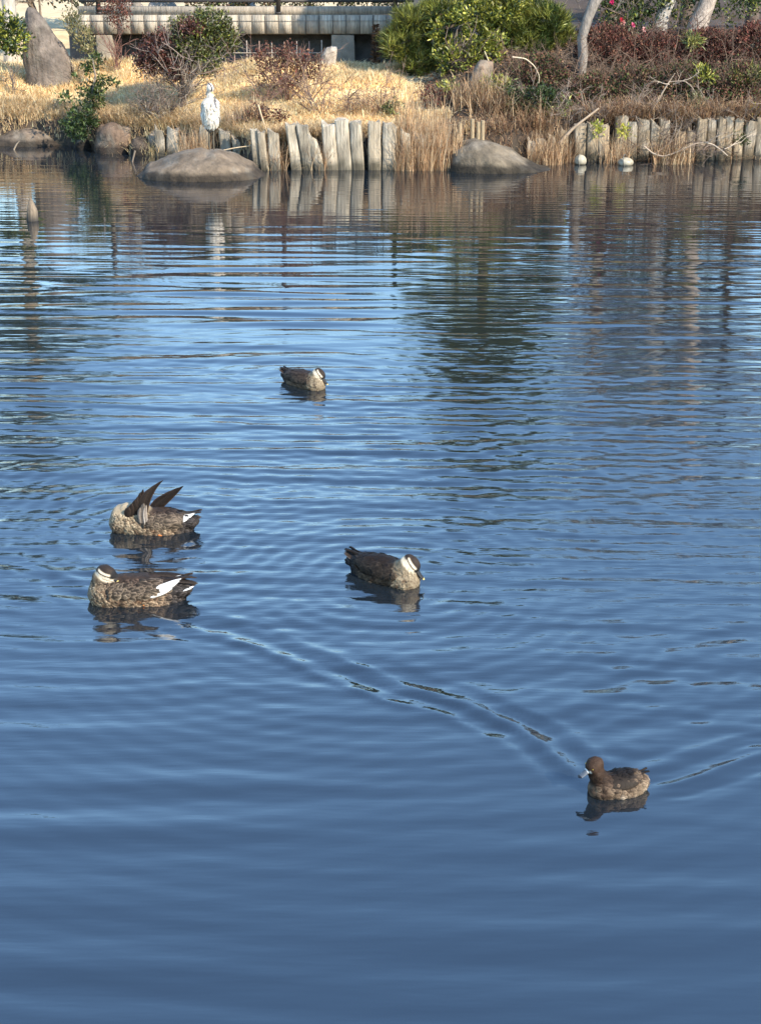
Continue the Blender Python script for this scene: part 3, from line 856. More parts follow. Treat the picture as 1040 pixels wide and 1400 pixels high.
for (dx, dz, rx, rz) in ((-.7, 1.9, .8, .32), (.55, 1.95, .95, .34), (-.2, 2.3, .9, .3), (.35, 2.6, .85, .32), (-.5, 2.75, .65, .3), (.05, 3.05, .75, .3), (.4, 3.25, .5, .25), (-.15, 3.55, .6, .3), (.1, 2.7, 1.15, .6), (.15, 3.3, 1.0, .55), (.0, 2.0, 1.2, .6), (.1, 3.85, .8, .45), (.7, 2.4, .7, .5), (-1.0, 1.55, .6, .28), (1.15, 1.5, .6, .3)):
    lob.append((dx, .1, dz, rx, .6, rz))
for l in lob:
    z0 = max(.4, l[2] - .35)
    tube(mb, [(0, .03, z0), (l[0] * .55, l[1] * .5, (z0 + l[2]) / 2 + .06), (l[0], l[1], l[2])], [.045, .03, .012], 6, (.15, .11, .08), cap=False)
mb.build('trunk', M_bark, pine)
mb = MB(); needles(mb, lob, 13000, 15, .18, PINE, w=.0085); mb.build('needle_foliage', M_leaf, pine)

shrub('broadleaf_shrub', 628, 27.5, [(625, 80, 34, 24, 0, .4), (660, 60, 34, 22, .1, .4), (650, 22, 40, 24, .3, .45), (606, 50, 22, 18, .2, .3), (694, 12, 26, 18, .3, .3), (676, 84, 20, 10, 0, .25), (590, 92, 14, 8, 0, .25), (648, -8, 36, 16, .3, .4)],
      'bright glossy green broad-leaved bush in front of the pine', cat='bush', pal=G_bright, L=.085, W=.036, nclump=210, per=20, spread=.055, up=.45, tone=.3,
      trunk=[[(604, 118, .02), (602, 95, .016), (606, 70, .01)], [(640, 118, .02), (645, 90, .016), (650, 60, .01)]], twig=dict(n=8, length=.6, spread=.4, levels=2, r0=.014))
shrub('yellowish_shrub', 648, 25.9, [(618, 118, 16, 8, 0, .15), (676, 118, 22, 10, 0, .18), (690, 112, 10, 7, 0, .12)],
      'low yellow-green leafy plants at the foot of the flat-topped stone', cat='plant', pal=G_yellow + G_bright[:1], L=.08, W=.03, nclump=36, per=12, spread=.05, up=.8)
shrub('red_leaved_shrub', 596, 25.9, [(600, 136, 24, 10, 0, .25), (580, 126, 14, 8, 0, .2)],
      'dark crimson low shrub behind the reed clump', pal=RED + [(.10, .02, .022)], L=.045, W=.02, nclump=60, per=14, spread=.04, mat=M_dryleaf, twig=dict(n=8, length=.3, spread=.7, levels=2, r0=.008))
shrub('evergreen_shrub', 718, 25.5, [(712, 150, 26, 22, 0, .3), (738, 138, 24, 18, 0, .3), (690, 160, 14, 14, 0, .2), (716, 176, 20, 13, -.1, .2), (700, 130, 14, 12, 0, .2)],
      'very dark green mounded bush right of the humped rock, over the low stumps', cat='bush', pal=G_dark + [(.045, .035, .02)], L=.055, W=.028, nclump=330, per=18, spread=.045,
      twig=dict(n=8, length=.5, spread=.5, levels=2, r0=.010), extra=lambda mb, bl, ba: foliage(mb, [(*rel(768, 148, 25.5, ba), .18, .12, .12), (*rel(745, 164, 25.5, ba), .15, .12, .15)], 14, 12, .05, .09, .03, G_yellow, .3, .6))

# right-hand azalea mass: separate shrubs
AZ = [(735, 102, 44, 26, 26.8, 'red-brown leafy azalea at the foot of the bent grey trunk, left of it'),
      (806, 126, 38, 22, 26.3, 'brown azalea mound directly in front of the bent grey trunk'),
      (828, 62, 36, 24, 27.6, 'dark red azalea just right of the bent grey trunk, below the pink camellia'),
      (868, 122, 40, 30, 26.4, 'grey-brown thin azalea above the tan posts, twigs showing'),
      (895, 72, 40, 24, 27.6, 'dark red azalea in front of the left pale tree base'),
      (935, 118, 38, 32, 26.4, 'tangled brown azalea above the twig-choked gap between the posts'),
      (962, 66, 38, 24, 27.7, 'dark red azalea in front of the right pale root flare'),
      (1000, 120, 40, 34, 26.3, 'olive-brown azalea above the smooth tan posts near the right edge'),
      (1030, 64, 36, 28, 27.5, 'brown azalea at the right edge, upper row'),
      (1062, 116, 34, 34, 26.3, 'brown azalea cut off by the right edge, lower row')]
for i, (px, py, rx, ry, D, lab) in enumerate(AZ):
    upper = D > 27
    pal = (RED + RED[:3] + BROWN[:1]) if upper else (BROWN + RED[1:4] + OLIVE[:2] + G_dark[1:2])
    shrub('azalea_shrub', px, D, [(px, py, rx, ry, 0, .55), (px - rx * .5, py + ry * .45, rx * .6, ry * .6, -.15, .4), (px + rx * .5, py + ry * .4, rx * .6, ry * .6, -.15, .4), (px + rx * .1, py - ry * .4, rx * .6, ry * .6, .1, .4)],
          lab, 'azalea', pal=pal, L=.052, W=.027, nclump=420 if upper else 330, per=17, spread=.05, shell=.6, mat=M_dryleaf, tone=.35, group='azaleas along the right bank',
          twig=[dict(n=7, length=.58, spread=.75, levels=3, r0=.008, col=(.15, .10, .068) if not upper else (.12, .07, .05), off=(dx, -.1, 0)) for dx in (-.25, .25)])
# small green and yellow plants among them
for px, py, rx, ry, D, pal, lab in [
    (962, 104, 14, 9, 26.0, G_bright, 'bright green strap-leaved tuft in the middle of the azalea mass'),
    (945, 58, 10, 8, 27.2, G_yellow, 'small yellow-green sprig in the upper red azaleas'),
    (950, 140, 10, 9, 25.9, [(.30, .28, .16), (.2, .22, .09)], 'pale variegated small plant above the twig-choked gap'),
    (1032, 158, 12, 8, 25.7, [(.55, .47, .06), (.42, .38, .05)], 'vivid yellow-leaved plant hanging over the last post at right'),
    (1024, 102, 22, 12, 26.0, [(.22, .20, .05), (.14, .14, .04)], 'yellowish-green leafy shrub above the posts at the right edge'),
    (815, 178, 6, 7, 24.9, [(.42, .42, .06), (.28, .30, .05)], 'yellow-green sprig growing between the tan posts, left one'),
    (852, 180, 6, 6, 24.9, [(.48, .45, .07), (.32, .32, .05)], 'yellow sprig growing between the tan posts, right one'),
    (1035, 70, 8, 14, 27.2, [(.40, .38, .28), (.16, .18, .08)], 'pale speckled leafy branch at the right edge, upper row'),
    (1012, 190, 5, 5, 24.9, OLIVE, 'tiny olive weed against the smooth tan posts')]:
    shrub('small_plant', px, D, [(px, py, rx, ry, 0, .12)], lab, 'plant', pal=pal, L=.10 if rx > 9 else .07, W=.026, nclump=22 if rx > 9 else 10, per=10, spread=.04, up=.5,
          twig=dict(n=5, length=.3, spread=.4, levels=1, r0=.007))

# camellia with pink flowers
cam_r, cam_b, cam_bl = shrub('camellia_bush', 862, 28.6, [(852, 16, 36, 22, 0, .45), (884, 4, 30, 20, 0, .45), (838, -8, 30, 18, 0, .4), (860, -34, 40, 24, 0, .5), (940, -24, 44, 26, .2, .5), (1020, -22, 40, 26, .3, .5), (900, -60, 40, 20, .2, .5), (874, 30, 26, 14, 0, .35), (930, 14, 24, 20, .1, .4), (1000, 10, 40, 20, .3, .4)],
      'dark glossy camellia bush with pink flowers right of the bent trunk', 'bush', pal=G_dark + OLIVE[:1] + G_bright[1:2], L=.075, W=.036, nclump=380, per=18, spread=.06, twig=dict(n=8, length=.7, spread=.5, levels=2, r0=.016))
def flower(px, py, D, col, parent, base):
    mb = MB(); c = rel(px, py, D, base)
    for ring, (nn, rr, tilt) in enumerate(((6, .055, .25), (5, .04, .8))):
        for j in range(nn):
            a = 2 * math.pi * j / nn + ring
            d = np.array([math.cos(a), -tilt, math.sin(a)]); d /= np.linalg.norm(d)
            P = np.array([c]); leaves(mb, P, d[None], rr, rr * .95, np.array([col]) * random.uniform(.8, 1.1), .1)
    mb.build('flower', M_leaf, parent)
for px, py, c in ((836, 3, (.62, .04, .16)), (865, 34, (.70, .12, .25)), (849, 27, (.55, .02, .05)), (851, 31, (.55, .25, .22)), (880, 40, (.6, .3, .28)), (735, 56, (.6, .05, .04)), (792, 25, (.5, .03, .08))):
    if 800 < px: flower(px, py, 28.05, c, cam_r, cam_b)
for i, (px, py) in enumerate(((957, 124), (953, 127))):
    pass

# trunks of the trees whose crowns lie above the frame
def tree(name, px, D, pts, label, cat, limbs, bark=(.22, .19, .16), crown=None, bare=True, seed=1, lean=0):
    base = place(px, D, -.08); root = empty(name, base); tag(root, label, cat)
    mb = MB()
    P = []
    for p in pts:
        if len(p) == 3 and p[2] > 0 and p[0] > 20:
            v = rel(p[0], p[1], D, base); P.append((*v, p[2]))
        else:
            P.append(p)
    P[0] = (P[0][0], P[0][1], min(P[0][2], -.05), P[0][3])
    tube(mb, [p[:3] for p in P], [p[3] for p in P], 12, bark, jit=.07)
    r = np.random.default_rng(seed)
    if bare:
        top = np.array(P[-1][:3])
        for i in range(limbs):
            t = r.uniform(.3, 1); i0 = min(int(t * (len(P) - 1)), len(P) - 2)
            p0 = np.array(P[i0][:3]) * .4 + np.array(P[i0 + 1][:3]) * .6
            if p0[2] < 1.1: p0 = top
            twigs(mb, p0, 1, 1.15, .9, r0=.035, levels=4, up=.75, col=np.array(bark) * .7, kids=3, seed=seed * 31 + i)
        mb.build('trunk_and_limbs', M_bark, root)
    else:
        mb.build('trunk', M_bark, root)
    if crown:
        mb = MB(); foliage(mb, crown['blobs'], crown['n'], crown['per'], crown['spread'], crown['L'], crown['W'], crown['pal'], .45); mb.build('crown', M_leaf, root)
    return root
tree('bent_tree', 793, 27.0, [(794, 98, .075), (797, 74, .085), (795, 52, .08), (803, 24, .085), (812, 4, .10), (.55, 0, 1.9, .10), (.45, .1, 2.8, .075), (.7, .1, 3.6, .05)],
     'bent grey-barked tree trunk standing at the left end of the azaleas', 'tree', 6, seed=3)
tree('old_tree', 902, 28.6, [(898, 46, .18), (902, 30, .13), (908, 14, .12), (914, 0, .12), (.3, .1, 2.0, .11), (.1, .1, 3.0, .08), (.3, 0, 4.0, .05)],
     'pale grey tree base above the azaleas, left of the spreading root flare', 'tree', 7, bark=(.36, .33, .29), seed=8)
tree('rooty_tree', 958, 28.5, [(950, 46, .26), (955, 30, .19), (962, 14, .16), (968, 0, .15), (.2, .1, 2.0, .14), (.3, .1, 3.0, .10), (.1, 0, 4.2, .06)],
     'broad pale brown tree base with flaring roots above the azaleas', 'tree', 7, bark=(.33, .27, .22), seed=13)
tree('bare_tree', 1085, 29.5, [(0, 0, -.05, .15), (.1, 0, 1.2, .13), (-.1, .1, 2.4, .11), (-.3, .1, 3.8, .07), (-.3, 0, 4.6, .04)],
     'leafless brown tree just beyond the right edge', 'tree', 9, seed=17)
ev = [(1.1, .0, 3.2, 1.0, .8, .5), (1.7, .2, 2.9, .9, .7, .35), (0, 0, 4.0, 1.4, 1.1, .9), (-.6, .2, 5.0, 1.2, 1, .8), (.5, 0, 3.0, 1.0, .9, .6), (-.2, 0, 6.0, .9, .9, .6), (-.9, 0, 3.3, 1.2, 1, .7)]
tree('evergreen_tree', 18, 31.0, [(0, 0, -.1, .17), (.03, 0, 1.0, .14), (.0, 0, 2.4, .12), (-.1, 0, 5.0, .08)], 'pale-barked evergreen tree at the left edge behind the dark standing stone', 'tree', 0,
     bark=(.40, .35, .29), bare=False, crown=dict(blobs=ev, n=620, per=20, spread=.16, L=.13, W=.055, pal=OLIVE + G_dark), seed=5)
tree('bare_tree', 190, 35.0, [(0, 0, -.05, .12), (.05, 0, 1.0, .10), (-.05, .1, 1.9, .07)],
     'leafless small tree behind the left part of the footbridge', 'tree', 5, seed=23)

for px, D, sd, n_ in ((830, 30.5, 31, 12), (930, 31.5, 37, 12), (1020, 31.0, 41, 14)):
    tree('withered_tree', px, D, [(0, 0, -.05, .13), (.08, 0, 1.0, .11), (-.06, .1, 2.0, .10), (.1, .1, 3.2, .075), (.05, 0, 4.2, .05)],
         {830: 'dark tree with withered brown leaves behind the camellia, nearest the bent trunk', 930: 'dark tree with withered brown leaves behind the pale tree base', 1020: 'dark tree with withered brown leaves behind the root flare at right'}[px], 'tree', n_, bark=(.10, .075, .06), seed=sd,
         crown=dict(blobs=[(0, 0, 2.7, 1.3, .8, .5), (.3, 0, 3.5, 1.4, .8, .6), (-.4, 0, 4.3, 1.1, .8, .6), (.3, 0, 5.1, .9, .7, .5)], n=330, per=9, spread=.12, L=.11, W=.05, pal=BROWN[:2] + [(.05, .035, .025)]))
# hedge and path beyond the bridge
mb = MB()
hx = np.arange(-6.2, 3.2, .55)
for i, x in enumerate(hx):
    pass
for i, (px0, px1, lab) in enumerate(((255, 345, 'clipped brownish hedge behind the footbridge railing, left of the first middle railing post'), (352, 452, 'clipped brown and green hedge behind the middle of the footbridge railing'), (458, 560, 'clipped green and yellow hedge behind the right end of the footbridge railing'))):
    shrub('hedge', (px0 + px1) / 2, 35.2, [(px0 + (px1 - px0) * (j + .5) / 4, 2 - 6 * (j % 2) - 24 * q, (px1 - px0) / 6, 20, 0, .5) for j in range(4) for q in (0, 1, 2, 3)], lab, 'hedge',
          pal=BROWN[:3] + OLIVE + [(.25, .20, .06)], L=.08, W=.04, nclump=340, per=18, spread=.07, shell=.4)
shrub('tall_hedge', 130, 36.5, [(px, -34 - 22 * q, 26, 20, 0, .5) for px in (-70, -30, 20, 60, 100, 140, 180, 220) for q in (0, 1, 2)] + [(px, -8, 20, 14, .2, .4) for px in (60, 100)],
      'brown and green tall hedge far behind the left end of the footbridge', 'hedge', pal=BROWN[:3] + OLIVE + G_dark, L=.09, W=.045, nclump=420, per=18, spread=.08, shell=.4,
      twig=[dict(n=6, length=1.1, spread=.3, levels=2, r0=.03, off=(dx, 0, 0)) for dx in (-1.2, 0, 1.2)])
for px, lab in ((178, 'pale rounded boulder seen through the footbridge railing, leftmost of three'), (222, 'pale boulder seen through the footbridge railing, middle of three'), (330, 'pale boulder seen through the footbridge railing, rightmost of three')):
    px_rock('rock', [(px - 22, 26), (px - 16, 4), (px - 4, -4), (px + 10, -2), (px + 20, 8), (px + 24, 26)], 26, .4, (.42, .40, .37), int(px), lab, D=36.0, wet=False, amp=.05, facets=.05, sink=.3)

# ---------------------------------------------------------------- straw lawn (nobody could count it) and reed clumps
def blades(mb, P, h, lean, w, cols, seg=3, droop=.4, wind=(.15, -.2)):
    n = len(P)
    a = rng.uniform(0, 2 * np.pi, n)
    dirx = np.cos(a) * lean + wind[0] * lean; diry = np.sin(a) * lean + wind[1] * lean
    side = np.stack([-np.sin(a), np.cos(a), 0 * a], -1)
    rows = []
    for i in range(seg + 1):
        t = i / seg
        off = t ** 1.7
        c = P + np.stack([dirx * off, diry * off, h * (t - droop * lean / np.maximum(h, .01) * t ** 3 * .6)], -1)
        ww = (w * (1 - t * .85))[:, None] * .5
        rows.append((c - side * ww, c + side * ww))
    V = np.stack([x for pr in rows for x in pr], 1).reshape(-1, 3)
    m_ = 2 * (seg + 1)
    i = np.arange(n)[:, None] * m_
    F = np.concatenate([i + [2 * s, 2 * s + 1, 2 * s + 3, 2 * s + 2] for s in range(seg)], 0)
    mb.add(V, F, np.repeat(cols, m_, 0))
STRAW = [(.86, .70, .40), (.78, .60, .32), (.90, .77, .48), (.70, .51, .27), (.82, .60, .34)]
n = 150000
X = rng.uniform(-9.2, 1.6, n); Y = rng.uniform(24, 30.4, n)
s = Y - shore(X)
dens = vnoise(np.stack([X * 1.7, Y * 1.7, 0 * X], -1), 31)
keep = (s > .14) & (Y < 30.1 + .2 * dens) & (rng.random(n) < .78 + .3 * dens) & (X < .7 + .5 * dens)
keep &= ~((X < -6.05) & (Y > 29.3) & (rng.random(n) < .5))
X, Y, s, dens = X[keep], Y[keep], s[keep], dens[keep]
P = np.stack([X, Y, ground_z(X, Y) - .02], -1)
h = (.08 + .07 * rng.random(len(X)) + .06 * dens + .06 * (s < .8)) * np.where(rng.random(len(X)) < .06, 1.5, 1)
# tufted clumps lean together
la = vnoise(P * 2.3, 77)
mb = MB()
edge = sm(1.6, .3, s)[:, None]
cols = pick(STRAW, len(X), .16) * (1 + .22 * vnoise(P * 1.1, 41)[:, None])
cols = cols * (1 - edge * .45) + np.array([.40, .26, .15]) * edge * .40
blades(mb, P, h, h * rng.uniform(.3, 1.1, len(X)), np.full(len(X), .020), cols)
# blades hanging forward over the tops of the posts
n2 = 15000
X2 = rng.uniform(-5.2, 8.0, n2); s2 = rng.uniform(.04, .5, n2)
c2 = vnoise(np.stack([X2 * 2.6, s2, 0 * X2], -1), 63)
k2 = (rng.random(n2) < .45 + .7 * c2) & ~((X2 > .6) & (X2 < 2.4) & (rng.random(n2) < .4))
X2, s2 = X2[k2], s2[k2]; Y2 = shore(X2) + s2
P2_ = np.stack([X2, Y2, ground_z(X2, Y2) + .02], -1)
right = (X2 > 1.5)
h2 = rng.uniform(.12, .38, len(X2)) * np.where(X2 > 2.3, 1.45, 1)
cc = np.where(right[:, None], pick([(.42, .27, .15), (.30, .17, .10), (.54, .38, .22), (.18, .11, .065)], len(X2), .2), pick([(.62, .45, .25), (.50, .34, .18), (.70, .54, .31), (.36, .23, .13)], len(X2), .2))
blades(mb, P2_, h2, h2 * rng.uniform(.4, 1.3, len(X2)), np.full(len(X2), .014), cc, 4, .9, (.1, -.9))
kind(mb.build('dry_grass', M_straw), 'stuff', 'pale golden dry grass covering the sloping lawn')

# dry leaf litter and weeds on the soil at right (ground cover)
n = 26000
X = rng.uniform(.6, 8.2, n); Y = rng.uniform(24.2, 29.8, n); s = Y - shore(X)
k_ = s > .22
P = np.stack([X, Y, ground_z(X, Y)], -1)[k_]
mb = MB()
leaves(mb, P, rand_unit(len(P)) * [1, 1, .5], .055 * rng.uniform(.6, 1.4, len(P)), .035, pick(BROWN + [(.25, .16, .09), (.22, .12, .06)], len(P)))
kind(mb.build('leaf_litter', M_dryleaf), 'stuff', 'brown fallen leaves covering the soil under the azaleas')

def reeds(px, D, n, hw, depth, h0, h1, pal, label, name='reed_clump', lean=.3, w=.016, droop=.5, wind=(.1, -.5)):
    base = place(px, D, -.05)
    X = np.clip(rng.normal(size=n), -1.7, 1.7) * hw * .55; Yv = np.clip(rng.normal(size=n), -1.7, 1.7) * depth * .5
    P = np.stack([X, Yv, ground_z(X + base.x, Yv + base.y) - base.z - .03], -1)
    P[:, 2] = np.maximum(P[:, 2], -base.z - .05)
    mb = MB(); h = rng.uniform(h0, h1, n)
    blades(mb, P, h, h * rng.uniform(.1, 1, n) * lean * 2, np.full(n, w), pick(pal, n, .2), 4, droop, wind)
    o = mb.build(name, M_straw); o.location = base
    tag(o, label, 'reeds', 'dry reed clumps')
    return o
REED = [(.58, .41, .24), (.50, .32, .18), (.66, .50, .31), (.40, .25, .14)]
reeds(588, 24.15, 900, .55, .35, .45, .95, REED, 'big tan reed clump at the waterline left of the humped rock', lean=.22)
reeds(655, 25.7, 360, .45, .35, .3, .65, REED + BROWN[2:3], 'sparse brown reed clump above the bamboo stakes', lean=.35)
reeds(690, 25.35, 520, .6, .3, .2, .5, REED + BROWN, 'low brown reeds on the bank directly behind the humped rock', lean=.5)
reeds(262, 25.0, 260, .28, .25, .35, .75, REED, 'rust-coloured reed tuft between the grey twiggy bush and the heron', lean=.25)
reeds(330, 25.1, 260, .30, .25, .3, .6, REED, 'tan reed tuft just right of the heron', lean=.3)
reeds(762, 24.95, 300, .35, .25, .3, .75, REED + BROWN[2:3], 'thin reed tuft above the low stumps right of the humped rock', lean=.3)
reeds(520, 25.6, 320, .6, .3, .25, .5, REED + STRAW[:1], 'short tan reeds above the last grey posts', lean=.4)
reeds(200, 25.9, 200, .35, .2, .2, .4, STRAW, 'straw tuft between the angular boulder and the whitish broken stone', lean=.5)
for px_, D_, n_, hw_, lab in ((372, 24.0, 130, .20, 'tan straw tuft hanging between the third and fourth posts right of the heron'), (436, 24.0, 110, .16, 'straw tuft in the gap left of the widest leaning posts'),
        (566, 23.9, 240, .30, 'tan straw tuft in front of the stumps at the left end of the reed clump'), (748, 24.6, 200, .3, 'brown straw hanging over the stumps right of the humped rock'),
        (926, 24.7, 240, .3, 'brown straw choking the gap between the two rows of tan posts'), (846, 24.75, 120, .25, 'thin brown straw over the tan posts behind the flattened float')):
    reeds(px_, D_, n_, hw_, .12, .3, .65, REED + BROWN[2:3], lab, lean=.35, w=.013)
reeds(900, 25.2, 260, .7, .25, .2, .5, REED[1:] + BROWN, 'brown withered reeds over the tan posts', lean=.5)

# loose arching stems and twigs at the water's edge
def stem_thing(pts, rad, col, label, cat='branch', name='dry_branch', D=24.6, kids=0):
    base = at(pts[0][0], pts[0][1], D)
    mb = MB(); P = [rel(p[0], p[1], D + (p[2] if len(p) > 2 else 0), base) for p in pts]
    # smooth the poly-line
    P = np.array(P); t = np.linspace(0, len(P) - 1, 4 * len(P)); Q = np.stack([np.interp(t, range(len(P)), P[:, c]) for c in range(3)], -1)
    Q[1:-1] = (Q[:-2] + 2 * Q[1:-1] + Q[2:]) / 4
    tube(mb, Q, np.linspace(rad, rad * .55, len(Q)), 6, col)
    r = np.random.default_rng(int(pts[0][0]))
    for i in range(kids):
        twigs(mb, Q[r.integers(2, len(Q))], 1, .35, .8, r0=rad * .5, levels=2, up=.2, col=col, seed=int(pts[0][0]) + i)
    o = mb.build(name, M_twig); o.location = base
    return tag(o, label, cat)
stem_thing([(764, 196), (782, 176), (800, 162), (818, 148)], .03, (.34, .25, .17), 'straight bare stick leaning against the first tan post', D=24.85)
stem_thing([(880, 200), (892, 210), (905, 214), (920, 210), (935, 203), (950, 196), (965, 195)], .016, (.34, .26, .19), 'thin arching twig drooping over the water in front of the tan posts', D=24.6, kids=3)
stem_thing([(965, 195), (975, 198), (985, 205), (994, 213)], .014, (.40, .32, .24), 'short pale twig bending down to the water right of the white stake', D=24.6, kids=2)
stem_thing([(303, 206), (322, 202), (345, 199), (372, 196)], .011, (.42, .32, .20), 'pale straw stalk lying across the posts just right of the heron', D=24.0)
stem_thing([(353, 143), (358, 160), (364, 178), (368, 190)], .016, (.50, .36, .22), 'straight tan stalk standing in front of the grey posts', D=24.3)
stem_thing([(185, 206), (181, 222), (184, 240), (186, 250)], .017, (.17, .13, .095), 'pale root hanging into the water at the left end of the heron rock', D=24.9)
stem_thing([(678, 116), (674, 98), (667, 82), (662, 70)], .016, (.55, .46, .28), 'pale dry stalk leaning in front of the flat-topped stone', D=26.9)
stem_thing([(700, 78), (718, 80), (730, 90), (737, 104), (736, 114)], .014, (.50, .40, .28), 'arching pale stem left of the bent grey trunk', D=26.2)
stem_thing([(893, 146), (904, 128), (914, 112), (922, 100)], .018, (.34, .27, .20), 'forked pale branch rising out of the azaleas above the tan posts', D=25.9, kids=3)
for i, (px, lab) in enumerate(((900, 'tangle of bare brown twigs over the water below the tan posts, left one'), (928, 'tangle of bare brown twigs filling the gap between the tan posts'), (965, 'tangle of bare brown twigs over the water in front of the smooth tan posts'))):
    b0 = ground(px, 218); b0.z = .25; b0.y -= .12
    mb = MB()
    twigs(mb, (0, 0, 0), 9, .42, 1.0, r0=.008, levels=2, up=-.1 if i != 1 else .35, col=(.15, .11, .085), seed=60 + i)
    o = mb.build('twig_tangle', M_twig); o.location = b0
    tag(o, lab, 'twigs')
for i, (px, py, D, n_, lab) in enumerate(((850, 158, 25.3, 16, 'bare twig brush lying along the top of the tan posts, left stretch'), (940, 160, 25.3, 16, 'bare twig brush along the top of the gap between the posts'), (780, 150, 25.5, 14, 'bare twig brush beside the leaning stick'), (1000, 152, 25.4, 14, 'bare twig brush along the top of the smooth tan posts'))):
    b0 = place(px, D); mb = MB()
    for dx in (-.35, 0, .35):
        twigs(mb, (dx, 0, 0), n_ // 3, .45, .9, r0=.009, levels=3, up=.6, col=(.22, .17, .13), seed=90 + i * 5 + int(dx * 3))
    o = mb.build('twig_brush', M_twig); o.location = b0
    tag(o, lab, 'twigs')

# ---------------------------------------------------------------- birds: one smooth body surface from blended volumes
def smin(a, b, k):
    h = np.clip(.5 + .5 * (b - a) / k, 0, 1)
    return b * (1 - h) + a * h - k * h * (1 - h)
def rotm(yaw=0, pitch=0, roll=0):
    return np.array(Matrix.Rotation(yaw, 3, 'Z') @ Matrix.Rotation(-pitch, 3, 'Y') @ Matrix.Rotation(roll, 3, 'X'))
def sd_prim(p, pr):
    if pr[0] == 'e':
        q = p - np.array(pr[1])
        if len(pr) > 3:
            q = q @ rotm(*pr[3])
        r = np.array(pr[2])
        k0 = np.linalg.norm(q / r, axis=-1); k1 = np.linalg.norm(q / (r * r), axis=-1)
        return k0 * (k0 - 1) / np.maximum(k1, 1e-9)
    d = None
    P = [np.array(x[:3]) for x in pr[1]]; rr = [x[3] for x in pr[1]]
    for a, b, ra, rb in zip(P[:-1], P[1:], rr[:-1], rr[1:]):
        ab = b - a
        t = np.clip(((p - a) @ ab) / (ab @ ab), 0, 1)
        dd = np.linalg.norm(p - a - t[..., None] * ab, axis=-1) - (ra + (rb - ra) * t)
        d = dd if d is None else np.minimum(d, dd)
    return d
def field(p, prims, k):
    d = None
    for pr in prims:
        v = sd_prim(p, pr)
        d = v if d is None else smin(d, v, k)
    return d
def surface(prims, lo, hi, h, k=.03, disp=None):
    ax = [np.arange(a, b + h, h) for a, b in zip(lo, hi)]
    G = np.stack(np.meshgrid(*ax, indexing='ij'), -1)
    S = field(G.reshape(-1, 3), prims, k).reshape(G.shape[:3])
    if disp is not None:
        S = S + disp(G.reshape(-1, 3)).reshape(S.shape)
    nx, ny, nz = S.shape
    cs = np.zeros((nx - 1, ny - 1, nz - 1, 3)); cn = np.zeros((nx - 1, ny - 1, nz - 1))
    corner = lambda o: S[o[0]:nx - 1 + o[0], o[1]:ny - 1 + o[1], o[2]:nz - 1 + o[2]]
    import itertools
    cor = list(itertools.product((0, 1), repeat=3))
    for i, a in enumerate(cor):
        for b in cor[i + 1:]:
            if sum(abs(x - y) for x, y in zip(a, b)) != 1: continue
            fa, fb = corner(a), corner(b)
            m = (fa < 0) != (fb < 0)
            t = np.where(m, fa / np.where(m, fa - fb, 1), 0)
            pos = np.array(a) + t[..., None] * (np.array(b) - np.array(a))
            cs += np.where(m[..., None], pos, 0); cn += m
    act = cn > 0
    idx = -np.ones(act.shape, int); idx[act] = np.arange(act.sum())
    ii = np.argwhere(act)
    V = (ii + cs[act] / cn[act][:, None]) * h + np.array([a[0] for a in ax])
    F = []
    for axn in range(3):
        o1, o2 = [a for a in range(3) if a != axn]
        sl = [slice(1, -1)] * 3; sl[axn] = slice(0, -1)
        sl2 = list(sl); sl2[axn] = slice(1, None)
        A = S[tuple(sl)] < 0; Bm = S[tuple(sl2)] < 0
        e = np.argwhere(A != Bm)
        if not len(e): continue
        base = e.copy(); base[:, o1] += 1; base[:, o2] += 1
        def cell(d1, d2):
            c = base.copy(); c[:, o1] -= d1; c[:, o2] -= d2
            return idx[c[:, 0], c[:, 1], c[:, 2]]
        q = np.stack([cell(0, 0), cell(1, 0), cell(1, 1), cell(0, 1)], -1)
        F.append(q)
    F = np.concatenate(F)
    F = F[(F >= 0).all(1)]
    return V, F
def body_obj(name, V, F, cols, mat, parent):
    mb = MB(); mb.add(V, F, cols)
    o = mb.build(name, mat, parent)
    bm = bmesh.new(); bm.from_mesh(o.data)
    bmesh.ops.recalc_face_normals(bm, faces=bm.faces)
    bm.to_mesh(o.data); bm.free()
    return o
def scallop(x, t, lx, lt, seed=0, jit=.62):
    """irregular overlapping feathers: 1 at a feather's pale rim, 0 in its dark middle"""
    u, v = x / lx, t / lt
    iu, iv = np.floor(u).astype(int), np.floor(v).astype(int)
    d1 = np.full(len(u), 9.0); d2 = d1.copy()
    for du in (-1, 0, 1):
        for dv in (-1, 0, 1):
            cu, cv = iu + du, iv + dv
            h = (cu * 73856093 ^ cv * 19349663 ^ (seed + 5) * 83492791) & 0xFFFFF
            ju = ((h * 1103515245 + 12345) & 0x7FFFFFFF) / 0x7FFFFFFF - .5
            jv = ((h * 22695477 + 1) & 0x7FFFFFFF) / 0x7FFFFFFF - .5
            px, py = cu + .5 + ju * 2 * jit * .7, cv + .5 + .5 * (cu % 2) - .25 + jv * 2 * jit * .7
            d = np.hypot(u - px, v - py) + .22 * (u - px)
            n1 = np.minimum(d1, d); d2 = np.minimum(d2, np.maximum(d1, d)); d1 = n1
    brk = sm(-.55, .35, vnoise(np.stack([x * 38, t * 38, 0 * x], -1), seed))
    return sm(.30, .05, d2 - d1) * (.25 + .75 * brk)
def lerp(a, b, w):
    w = np.asarray(w)[..., None]
    return np.asarray(a) * (1 - w) + np.asarray(b) * w

